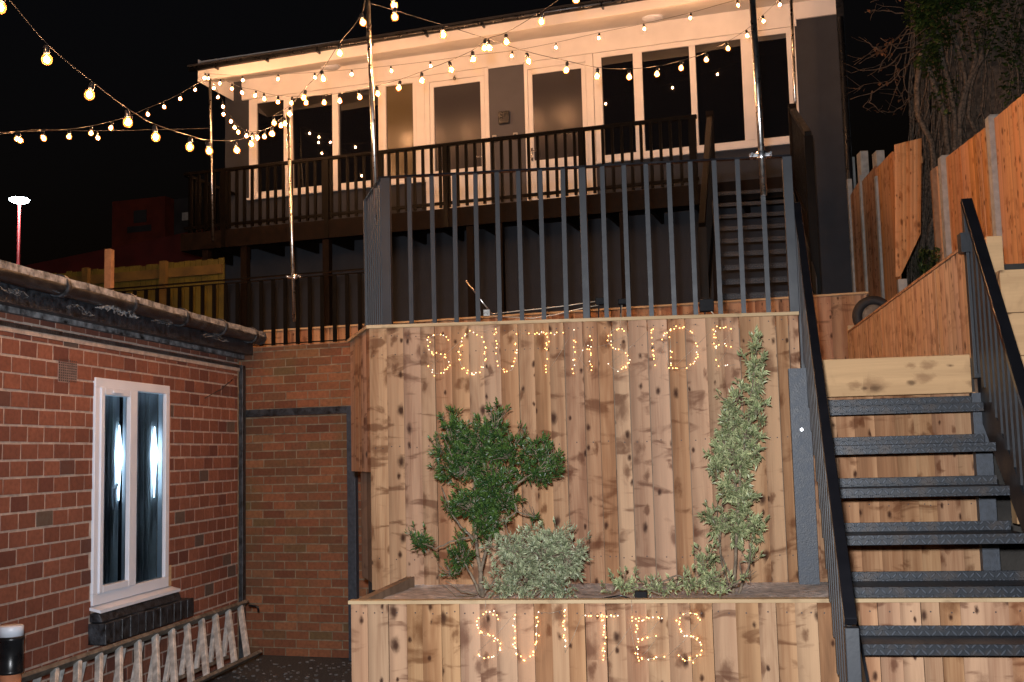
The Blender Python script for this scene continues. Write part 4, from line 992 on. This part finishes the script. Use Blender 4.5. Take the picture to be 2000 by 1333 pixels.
# ================================================================== PLANTS
def leafmesh(mb, p, d, up, L_, w_, c):
    d = d.normalized(); s = d.cross(up)
    if s.length < 1e-3: s = d.cross(V((1, 0, 0)))
    s.normalize(); u = s.cross(d).normalized(); b = len(mb.v)
    tip = p+d*L_+u*(-.12*L_); m_ = p+d*L_*.55+u*.05*L_
    mb.v += [tuple(p), tuple(m_-s*w_/2+u*.10*L_), tuple(tip), tuple(m_+s*w_/2+u*.10*L_), tuple(m_)]
    for f in ((b, b+1, b+4), (b+1, b+2, b+4), (b+2, b+3, b+4), (b+3, b, b+4)): pass
    e = (c[0], c[1], c[2]); g = (c[0], c[1], c[2]*.12)
    mb.face((b, b+4, b+1), 0, (g, g, e)); mb.face((b+1, b+4, b+2), 0, (e, g, e)); mb.face((b+2, b+4, b+3), 0, (e, g, e)); mb.face((b+3, b+4, b), 0, (e, g, g))
def rv(): 
    while True:
        v = V((random.uniform(-1, 1), random.uniform(-1, 1), random.uniform(-1, 1)))
        if .05 < v.length < 1: return v
def rosette(mb, p, d, n, L_, w_, vari, spread=.9, stem=.03):
    base = random.random()
    for i in range(n):
        f = i/n; q = p-d*stem*f; o = rv().normalized(); dd = (d*(1-spread*f*.8)+o*spread*(.45+f*.7)).normalized()
        c = (max(0, min(1, .75-f+random.uniform(-.2, .2))), random.random()*.6+base*.4, random.uniform(.55, 1) if vari else random.random()*.3)
        leafmesh(mb, q, dd, o+ZV, L_*random.uniform(.65, 1.1), w_*random.uniform(.7, 1.15), c)
def shrub(name, label, cat, blobs, y, density, L_, w_, nleaf, mat, stems, vari, root, seedv, depthr=.16, twigs=True, upb=.5, stemmat=None):
    """blobs: (px, py, rx, ry, weight) outlines of foliage clumps, built in a bed at depth y"""
    random.seed(seedv); R_ = onY(*root, y); T = Thing(name, label, cat, W, (R_.x, y, .985))
    mb = MB(); sb = MB(); k = (onY(1001, 900, y).x-onY(1000, 900, y).x)
    for st in stems:
        pts = [onY(px, py, y+dy) for px, py, dy in st[1]]; pp = []
        for i in range(len(pts)-1):
            for q in range(4):
                t_ = q/4; pp.append(pts[i].lerp(pts[i+1], t_)+rv()*.004)
        pp.append(pts[-1]); n = len(pp); sb.tube(pp, [st[0]*(1-.65*i/n) for i in range(n)], 6)
    for (px, py, rx, ry, wt) in blobs:
        c = onY(px, py, y); rx *= k; rz_ = ry*k; ry_ = min(depthr, max(rx, rz_)*.9)
        n = int(density*wt*rx*rz_*3.14); tx = [rv().normalized() for _ in range(9)]
        for i in range(n):
            v = rv(); v = v.normalized()*(v.length**.45)
            q_ = random.choice(tx); v = (v*.62+q_*random.uniform(.15, .72)*(1+.25*random.random()))
            p = c+V((v.x*rx, v.y*ry_, v.z*rz_))
            d = (V((v.x, v.y*.8-.15, v.z+upb))+rv()*.5).normalized()
            rosette(mb, p, d, nleaf+random.randint(-2, 2), L_, w_, vari)
            if twigs and random.random() < .35:
                sb.tube([c+(p-c)*.25+V((0, 0, -rz_*.3)), c+(p-c)*.7+rv()*.01, p], [.0028, .0022, .0015], 4, cap=False)
    for (px, py, rx, ry, wt) in blobs:
        c = onY(px, py, y)
        for i in range(5):
            d = rv(); d.z = abs(d.z); q = c+V((d.x*rx*k, d.y*.05, d.z*ry*k)); e = q+V((d.x*.05, -.01, .03+abs(d.z)*.03)); sb.tube([c.lerp(q, .4), q, e], [.003, .0022, .0012], 4, cap=False)
            if wt > .6: rosette(mb, e, V((d.x*.6, -.2, 1)), 6, L_*.9, w_, vari)
    T.part('stems', sb, stemmat or M_stem); T.part('foliage', mb, mat)
    return T
g_blobs = [(885, 850, 30, 45, 1), (965, 830, 28, 38, 1), (940, 870, 60, 45, 1.1), (900, 910, 52, 60, 1.1), (1000, 880, 50, 35, 1), (1055, 890, 40, 28, 1), (1045, 925, 48, 30, 1), (960, 940, 55, 55, 1.1),
           (925, 985, 60, 35, 1), (985, 975, 38, 35, .9), (940, 1025, 35, 35, .8), (970, 1010, 20, 35, .6), (883, 1000, 18, 14, .8), (820, 1058, 28, 20, 1.1), (900, 1088, 42, 28, .8), (905, 1055, 12, 14, .7), (1045, 1010, 16, 14, .5), (948, 1000, 20, 60, .6), (1080, 905, 18, 18, 1), (862, 880, 16, 20, .9), (885, 1120, 22, 16, .5)]
g_st = [(.014, [(942, 1165, 0), (938, 1120, 0), (930, 1060, .02), (925, 980, 0), (930, 900, 0)]), (.010, [(938, 1120, 0), (960, 1040, .03), (985, 950, .02), (1010, 890, 0)]), (.008, [(932, 1060, 0), (900, 1030, -.03), (880, 1000, 0), (862, 950, 0)]),
        (.009, [(940, 1165, 0), (918, 1120, -.02), (905, 1095, -.04)]), (.006, [(925, 1048, 0), (880, 1058, -.03), (850, 1072, -.04), (825, 1062, -.04)]), (.008, [(985, 960, 0), (1020, 940, 0), (1050, 915, 0)]),
        (.007, [(945, 1160, .03), (962, 1140, .04), (985, 1110, .05)]), (.005, [(930, 1162, -.02), (900, 1155, -.05), (870, 1135, -.06)]), (.004, [(925, 1164, -.02), (890, 1164, -.06), (862, 1140, -.08)]), (.006, [(960, 1030, 0), (1010, 1000, 0), (1045, 1010, 0)]),
        (.006, [(1010, 1000, 0), (1000, 960, .02), (1020, 925, 0)])]
shrub('green_shrub', 'upright dark green shrub with bare legs, left in the planter', 'shrub', g_blobs, 5.86, 1500, .037, .0095, 12, M_leafg, g_st, False, (942, 1165), 31)
s_blobs = [(1000, 1070, 48, 35, 1), (1060, 1075, 60, 40, 1.1), (1105, 1090, 40, 40, 1), (1020, 1120, 60, 42, 1.1), (1090, 1135, 45, 35, 1), (980, 1145, 35, 22, .8), (1130, 1085, 14, 20, .8), (1085, 1048, 30, 14, .7)]
s_st = [(.008, [(1040, 1168, 0), (1045, 1120, 0), (1060, 1070, 0)]), (.006, [(1040, 1168, 0), (1000, 1120, 0), (980, 1080, 0)]), (.006, [(1045, 1165, 0), (1090, 1120, 0), (1120, 1080, 0)])]
shrub('silver_shrub', 'rounded silvery variegated shrub beside the green one', 'shrub', s_blobs, 5.72, 1700, .040, .0125, 8, M_leafs, s_st, True, (1040, 1168), 32)
t_blobs = [(1475, 680, 10, 22, 1.4), (1472, 720, 20, 28, 1.2), (1474, 765, 22, 28, 1), (1435, 790, 28, 24, 1), (1478, 805, 18, 30, .8), (1425, 835, 32, 28, 1.1), (1410, 880, 30, 26, 1.1), (1460, 850, 32, 32, 1), (1440, 900, 42, 34, 1.1), (1470, 880, 22, 30, .8), (1430, 950, 38, 34, 1.1),
           (1450, 990, 32, 32, 1), (1400, 1020, 34, 24, 1.1), (1440, 1035, 40, 30, 1.1), (1475, 1030, 20, 28, .9), (1400, 915, 22, 20, .9), (1385, 1090, 22, 14, .8), (1462, 1098, 14, 12, .7)]
t_st = [(.011, [(1432, 1165, 0), (1436, 1100, 0), (1440, 1000, 0), (1448, 900, 0), (1465, 800, 0), (1475, 690, 0)]), (.008, [(1425, 1165, .02), (1410, 1100, .02), (1400, 1020, .02)]), (.008, [(1440, 1165, 0), (1462, 1110, 0), (1470, 1030, 0)]),
        (.007, [(1440, 960, 0), (1420, 890, 0), (1410, 850, 0)]), (.006, [(1430, 1130, .03), (1405, 1080, .04), (1412, 960, .03)])]
shrub('tall_variegated_shrub', 'tall narrow cream-edged shrub leaning on the board wall by the steel post', 'shrub', [(a_, b__, c__*.8, d__*.92, e__) for a_, b__, c__, d__, e__ in t_blobs], 6.16, 1150, .052, .0155, 9, M_leafv, t_st, True, (1432, 1165), 33, .12)
l_blobs = [(1215, 1142, 20, 14, 1), (1290, 1148, 30, 14, 1), (1340, 1140, 38, 16, 1), (1385, 1128, 28, 18, .9), (1410, 1150, 26, 12, .9), (1250, 1156, 26, 8, .7), (1450, 1128, 14, 12, .6), (1375, 1105, 14, 16, .8), (1195, 1158, 12, 6, .7)]
l_st = [(.007, [(1300, 1166, 0), (1290, 1140, 0), (1320, 1124, -.02), (1345, 1130, 0)]), (.006, [(1300, 1166, 0), (1260, 1150, -.02), (1215, 1148, 0)]), (.005, [(1380, 1160, 0), (1380, 1120, 0), (1372, 1095, 0)]), (.005, [(1400, 1160, 0), (1440, 1140, 0), (1452, 1125, 0)])]
shrub('low_variegated_shrub', 'low sprawling variegated shrub on the soil at the foot of the tall one', 'shrub', l_blobs, 5.74, 1700, .038, .013, 7, M_leafv, l_st, True, (1300, 1166), 34, .10)
q = onY(1252, 1162, 5.5); T = Thing('solar_panel_box', 'small black control box half hidden on the planter soil', 'box', W, (q.x, 5.5, 1.0))
T.part('case', MB().box(q.x-.03, q.x+.03, 5.48, 5.53, .99, q.z+.018), M_box, bevel=.003); T.part('lead', MB().tube([(q.x-.03, 5.5, 1.02), (q.x-.1, 5.49, 1.045), (q.x-.18, 5.5, 1.03)], .004, 5), M_black)
# ================================================================== RIGHT FENCE
random.seed(8)
fdeg = 90+4.7; fz = 1.0
P0 = onY(1935, 400, 11.2)
Ff = Fr((P0.x, P0.y, 0), fdeg)      # local x runs away; n points to the left(-x): boards must face +n
Fq = Fr((P0.x, P0.y, 0), fdeg-180)  # local x runs toward the camera; n points right, boards face the camera side
def fpx(px, py, n=0): return Fq.at(px, py, n)
T = Thing('timber_fence', 'orange-brown board fence on the right with tall pale concrete posts', 'fence', Fq, (fpx(1935, 400)[0], 0, 2.8))
def fpanel(pxa, pxb, tops):
    xa = fpx(pxa, 400)[0]; xb = fpx(pxb, 400)[0]; za = fpx(*tops[0])[1]; zb = fpx(*tops[1])[1]
    mb = MB(); boards(mb, xa, xb, 2.80, lambda x: za+(zb-za)*(x-xa)/(xb-xa), 0, .115, tilt=.007)
    mb.box(min(xa, xb), max(xa, xb), .03, .07, 3.1, 3.18, 0, rnd()).box(min(xa, xb), max(xa, xb), .03, .07, min(za, zb)-.25, min(za, zb)-.17, 0, rnd()); T.part('panel', mb, [M_woodo, M_nail])
def cpost(px, pyt, wd=.055, n=-.02, mat=M_conc):
    x, z = fpx(px, pyt, n)
    T.part('post', MB().box(x-wd, x+wd, n-.04, n+.08, 2.8, z-.02).hexa([(x-wd, n-.04, z-.0199), (x+wd, n-.04, z-.0199), (x+wd, n+.08, z-.0199), (x-wd, n+.08, z-.0199), (x-wd*.8, n-.02, z), (x+wd*.8, n-.02, z), (x+wd*.8, n+.06, z), (x-wd*.8, n+.06, z)]), mat)
fpanel(1937, 2120, ((1948, 228), (2000, 182))); fpanel(1842, 1934, ((1847, 308), (1925, 249))); fpanel(1822, 1835, ((1822, 332), (1835, 321)))
cpost(1935, 226, .045); cpost(1841, 305, .045); cpost(1825, 330, .02, mat=M_postw)
# panel facing us
xe, _ = fpx(1828, 400); PE = Fq.w(xe, 0, 0); YE = PE.y
a = onY(1747, 283, YE); b_ = onY(1800, 270, YE); c_ = onY(1800, 481, YE); d_ = onY(1772, 540, YE); e_ = onY(1747, 541, YE)
T = Thing('fence_return', 'tall orange board return facing the yard at the bend of the fence', 'fence', W, (a.x, YE, e_.z))
n_ = 14; mb = MB(); tone = [rnd() for _ in range(7)]
for i in range(n_):
    x0 = a.x+(b_.x-a.x)*i/n_; x1 = a.x+(b_.x-a.x)*(i+1)/n_
    zt_ = lambda x: a.z+(b_.z-a.z)*(x-a.x)/(b_.x-a.x); zb_ = lambda x: e_.z if x < d_.x else e_.z+(c_.z-d_.z)*(x-d_.x)/(c_.x-d_.x)
    ln = .075
    mb.hexa([(x0-ln, YE-.004*(i % 2), zb_(x0)), (x1-ln, YE-.004*((i+1) % 2), zb_(x1)), (x1-ln, YE+.02, zb_(x1)), (x0-ln, YE+.02, zb_(x0)), (x0, YE-.004*(i % 2), zt_(x0)), (x1, YE-.004*((i+1) % 2), zt_(x1)), (x1, YE+.02, zt_(x1)), (x0, YE+.02, zt_(x0))], 0, tone[i//2])
T.part('boards', mb, M_woodo); T.part('batten', MB().box(a.x, b_.x, YE+.021, YE+.06, e_.z+1.3, e_.z+1.38), M_woodo)
q = onY(1763, 545, YE+.02)
T.part('post', MB().box(q.x-.05, q.x+.05, YE+.021, YE+.12, 2.8, q.z), M_conc, bevel=.006)
# the darker run going on behind it
F2 = Fr((a.x-.02, YE, 0), fdeg-180)
def f2(px, py, n=0): return F2.at(px, py, n)
T = Thing('timber_fence', 'dim brown board fence with grey concrete posts beside the upper block', 'fence', F2, (f2(1717, 420)[0], 0, 2.6))
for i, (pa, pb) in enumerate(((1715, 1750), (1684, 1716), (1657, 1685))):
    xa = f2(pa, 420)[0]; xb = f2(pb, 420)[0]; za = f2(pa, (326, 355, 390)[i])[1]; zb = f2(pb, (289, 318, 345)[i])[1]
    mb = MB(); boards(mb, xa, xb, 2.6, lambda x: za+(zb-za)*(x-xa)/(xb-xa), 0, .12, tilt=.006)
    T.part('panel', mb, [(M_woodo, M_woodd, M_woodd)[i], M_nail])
for px, py, hw in ((1715, 298, .10), (1684, 299, .10), (1660, 309, .06)):
    x, z = f2(px, py, .08); xs2 = f2(px+1, 450, -.02)[0]
    T.part('post', MB().box(x-hw, x+hw, .03, .13, 2.6, z).box(xs2-.035, xs2+.035, -.03, .029, 2.6, z-.35), M_conc, bevel=.004)
# wheel lying behind the retaining wall top
q = onX(1706, 618, XR+.22); T = Thing('wheel', 'black tyred wheel leaning behind the side board wall', 'wheel', W, (q.x, q.y, q.z-.18))
def tor(R, r, o, seg=28, s2=10):
    mb = MB(); 
    for i in range(seg):
        for j in range(s2):
            a = 2*math.pi*i/seg; b_ = 2*math.pi*j/s2; rr_ = R+r*math.cos(b_); mb.v.append((o.x+rr_*math.cos(a), o.y+r*math.sin(b_)*1.2, o.z+rr_*math.sin(a)))
    for i in range(seg):
        for j in range(s2): mb.face((i*s2+j, i*s2+(j+1) % s2, ((i+1) % seg)*s2+(j+1) % s2, ((i+1) % seg)*s2+j), 0, (.5, .5, .5), True)
    return mb
T.part('tyre', tor(.155, .05, q), M_tyre); T.part('rim', MB().lathe([(.02, -.05), (.085, -.045), (.115, -.03), (.115, .03)], 24, tuple(q), 'y'), M_alud)
# ================================================================== TREE with creeper
random.seed(14)
TYd = 15.5
tb = onD(1925, 600, TYd); tt = onD(1935, -330, TYd); tb.z = 2.8
T = Thing('creeper_covered_tree', 'huge tree trunk wrapped in dead creeper and ivy behind the right fence', 'tree', W, tuple(tb))
mb = MB(); pts = []; rs = []
for i in range(14):
    f = i/13; pts.append(tb.lerp(tt, f)+V((.10*math.sin(f*5), 0, 0))); rs.append(.86-.10*f+.06*math.sin(f*9))
mb.tube(pts, rs, 28)
mb.v = [tuple(V(v)+V((noise.noise(V(v)*1.6), noise.noise(V(v)*1.6+V((9, 0, 0))), 0))*.22) for v in mb.v]
T.part('trunk', mb, M_bark)
mb = MB(); cc_ = lambda z: tb.lerp(tt, (z-tb.z)/(tt.z-tb.z))
for i in range(520):
    a = random.uniform(math.pi*.85, math.pi*2.1); z = random.uniform(3.0, 9.5); ln = random.uniform(.6, 2.8); R_ = random.uniform(.84, 1.06); p = []
    for k in range(9):
        zz = z-ln*k/8; a += random.uniform(-.07, .07); R_ += random.uniform(-.03, .035); c = cc_(zz)
        if zz < 2.8: break
        p.append(V((c.x+R_*math.cos(a), c.y+R_*math.sin(a), zz)))
    if len(p) > 2: mb.tube(p, random.choice((.006, .008, .010, .016)), 4, cap=False)
for k in range(7):
    px = 1815+k*17; p = [onD(px+random.uniform(-9, 9)-22*math.sin(j*.8+k), 60+j*55, TYd-1.0) for j in range(9)]; mb.tube([q for q in p if q.z > 2.8], [.03+.01*random.random()]*len([q for q in p if q.z > 2.8]), 6)
T.part('creeper_stems', mb, simple('dry_creeper_stem', (.16, .125, .095), .9, 0, .4, 30))
def twig(mb, pts, r, d, depth=0):
    P_ = [onD(px, py, d) for px, py in pts]; pp = []
    for i in range(len(P_)-1):
        for q in range(3): pp.append(P_[i].lerp(P_[i+1], q/3)+rv()*.018)
    pp.append(P_[-1]); mb.tube(pp, [r*(1-.7*i/len(pp)) for i in range(len(pp))], 5); return pp
mb = MB(); tips = []
for pts in ([(1800, 95), (1770, 130), (1740, 160), (1705, 180), (1660, 195)], [(1800, 60), (1760, 70), (1725, 100), (1700, 110), (1678, 125)], [(1810, 120), (1795, 150), (1790, 180), (1765, 205), (1745, 217), (1712, 220)],
            [(1800, 95), (1762, 105), (1750, 130), (1758, 155), (1745, 185)], [(1790, 30), (1750, 25), (1715, 20), (1690, 25)], [(1800, 10), (1770, 0), (1735, -10), (1700, 5)], [(1815, 75), (1780, 95), (1752, 92), (1720, 75)],
            [(1815, 140), (1805, 180), (1797, 220), (1792, 268)], [(1760, 105), (1735, 130), (1708, 138), (1680, 138)], [(1790, 50), (1770, 60), (1755, 85), (1735, 120)], [(1725, 100), (1705, 92), (1690, 80)], [(1705, 180), (1698, 200), (1715, 215)], [(1770, 130), (1765, 165), (1778, 190)]):
    for s_ in range(2):
        off = 0 if s_ == 0 else 1
        if s_ and random.random() < .4: continue
        pp = twig(mb, [(x+off*random.uniform(-22, 22), y+off*random.uniform(-18, 18)) for x, y in pts], .011 if s_ == 0 else .006, TYd-1.2+random.uniform(-.5, .5)); tips += pp[4:]
for i in range(60):
    p = random.choice(tips); d = rv(); d.x -= .5; l = random.uniform(.08, .32); mb.tube([p, p+d*l*.5+rv()*.02, p+d*l], [.004, .003, .002], 3, cap=False)
T.part('bare_twigs', mb, M_twig)
mb = MB()
for i in range(60):
    p = random.choice(tips)+rv()*.05
    if p.x > onD(1700, 100, TYd-1.2).x: leafmesh(mb, p, rv(), ZV, .07, .05, rnd())
T.part('dead_leaves', mb, M_dead)
mb = MB()
for (px, py, rx, ry, n) in ((1830, -10, 55, 40, 800), (1800, 30, 30, 34, 420), (1825, 70, 30, 35, 360), (1812, 120, 22, 28, 220), (1960, 60, 50, 70, 380), (1985, 160, 30, 60, 160), (1900, -10, 70, 30, 420), (1845, 175, 22, 50, 90), (1885, 60, 30, 60, 120)):
    c = onD(px, py, TYd-1.05); k = TYd/FPX
    for i in range(n):
        v = rv(); p = c+V((v.x*rx*k, v.y*.22, v.z*ry*k)); leafmesh(mb, p, V((v.x, -.8, -.6))+rv()*.7, ZV, random.uniform(.05, .09), random.uniform(.05, .075), (random.random(), random.random(), random.random()))
T.part('ivy', mb, M_ivy)
mb = MB()
for i in range(500):
    px = random.uniform(1795, 1835); py = random.uniform(485, 600)
    p = onX(px, py, XR+.9+random.uniform(0, .5)); leafmesh(mb, p, rv(), ZV, .05, .03, rnd())
for k in range(16):
    p = onX(1800+k*2.5, 600, XR+1.1); mb.tube([p, p+V((random.uniform(-.1, .1), .1, .3)), p+V((random.uniform(-.2, .2), .1, .62))], [.004, .003, .002], 3, cap=False)
single('bank_weeds', mb, M_ivy, 'dark tangle of weeds and ivy at the foot of the fence behind the board wall', 'weeds', kind='stuff')
# ================================================================== FAR LEFT BACKGROUND
random.seed(3)
# yellow fence
Yf = Fr(onD(300, 520, 15.5), -8.3); fy = lambda px, py: Yf.at(px, py, 0)
x0 = fy(60, 520)[0]; x1 = fy(436, 520)[0]; ya, yb = fy(80, 524)[1], fy(400, 506)[1]; zc_ = fy(240, 516)[1]
T = Thing('yellow_fence', 'yellow painted board fence beyond the outbuilding roof', 'fence', Yf, (x0, 0, 2.3))
mb = MB(); x = x0
while x < x1: mb.box(x, x+.083, 0, .02, 2.3, zc_-.05+random.uniform(-.012, .018)); x += .09
T.part('boards', mb, M_yellow); T.part('rail', MB().box(x0, x1, -.05, -.001, zc_-.26, zc_-.13), M_yellowo)
for px in (176, 327): x = fy(px, 540)[0]; T.part('post', MB().box(x-.05, x+.05, -.12, -.0515, 2.3, zc_-.03), M_yellowo)
q = onD(214, 488, 14.2); single('timber_post', MB().box(q.x-.045, q.x+.045, q.y-.045, q.y+.045, 2.3, q.z), M_postw, 'salmon coloured timber post standing in front of the yellow fence', 'post', base=(q.x, q.y, 2.3), bevel=.004)
# big maroon building and boxes behind
Mf = Fr(onD(300, 480, 24), -8.3); fm = lambda px, py, n=0: Mf.at(px, py, n)
x0 = fm(-120, 500)[0]; x1 = fm(470, 500)[0]; z0_ = fm(60, 512)[1]; z1_ = fm(400, 452)[1]
T = Thing('maroon_building', 'dim long building with a maroon upper band behind the yellow fence', 'building', Mf, (x0, 0, 0))
za = fm(200, 492)[1]; zb = fm(400, 451)[1]; xa = fm(200, 500)[0]; xb = fm(400, 480)[0]
zl_ = lambda x: za+(zb-za)*(x-xa)/(xb-xa)
T.part('wall', MB().xz([(x0, .004), (x1, .004), (x1, zl_(x1)-.8), (x0, zl_(x0)-.8)], 0, 8), M_greybox)
T.part('upper_band', MB().xz([(x0, zl_(x0)-.9), (x1, zl_(x1)-.9), (x1, zl_(x1)), (x0, zl_(x0))], -.15, -.001), M_red)
Of = Fr(onD(272, 420, 28), -8.3); fo = lambda px, py: Of.at(px, py, 0)
x0 = fo(219, 430)[0]; x1 = fo(322, 430)[0]; z1_ = fo(270, 389)[1]; z0_ = fo(270, 460)[1]
T = Thing('rooftop_unit', 'dim orange-red clad rooftop unit beyond the yellow fence', 'building', Of, (x0, 0, z0_-3))
T.part('wall', MB().box(x0, x1, 0, 3, 0.004, z1_), M_orangebox)
ww = (x1-x0); T.part('window', MB().box(x0+ww*.42, x0+ww*.66, -.02, -.001, z1_-.62, z1_-.30).box(x0+ww*.3, x0+ww*.75, -.02, -.001, z1_-.86, z1_-.70), M_greybox)
x2 = fo(326, 430)[0]; x3 = fo(402, 430)[0]; T = Thing('rooftop_unit', 'dim grey rooftop unit right of the orange-red one', 'building', Of, (x2, 0, z0_-3))
T.part('wall', MB().box(x2, x3, .3, 3, .004, z1_-.02), M_greybox); T.part('window', MB().box(x2+.25, x2+.5, .28, .299, z1_-.6, z1_-.4), M_conc)
# street lamp
q = onD(38, 392, 34); T = Thing('street_lamp', 'lit white street lamp on a red column far off on the left', 'street lamp', W, (q.x, q.y, 0))
T.part('column', MB().tube([(q.x, q.y, .004), (q.x, q.y, q.z-.06)], [.07, .04], 10), M_redpole)
T.part('lamp_head', MB().lathe([(.0, .17), (.10, .15), (.20, .10), (.26, .06)], 20, tuple(q)), M_greybox)
T.part('lamp_glass', MB().lathe([(.25, .058), (.29, .03), (.28, -.01), (.20, -.06), (.06, -.10), (.0, -.11)], 20, tuple(q)), M_lamp)
ll = D.lights.new('street_lamp_light', 'POINT'); ll.energy = 10; ll.color = (.82, .95, 1); ll.shadow_soft_size = .2
lo = D.objects.new('street_lamp_light', ll); col.objects.link(lo); lo.location = q-ZV*.35
# ground litter in the alley
mb = MB()
for i in range(420):
    p = A.w(random.uniform(-.5, 1.2), random.uniform(-2.2, -.15), 0); s_ = random.uniform(.004, .014)
    mb.box(p.x-s_, p.x+s_, p.y-s_*.7, p.y+s_*.7, .001, .001+s_*.8, 0, rnd())
single('grit', mb, M_grit, 'pale grit scattered on the alley floor', 'grit', kind='stuff')
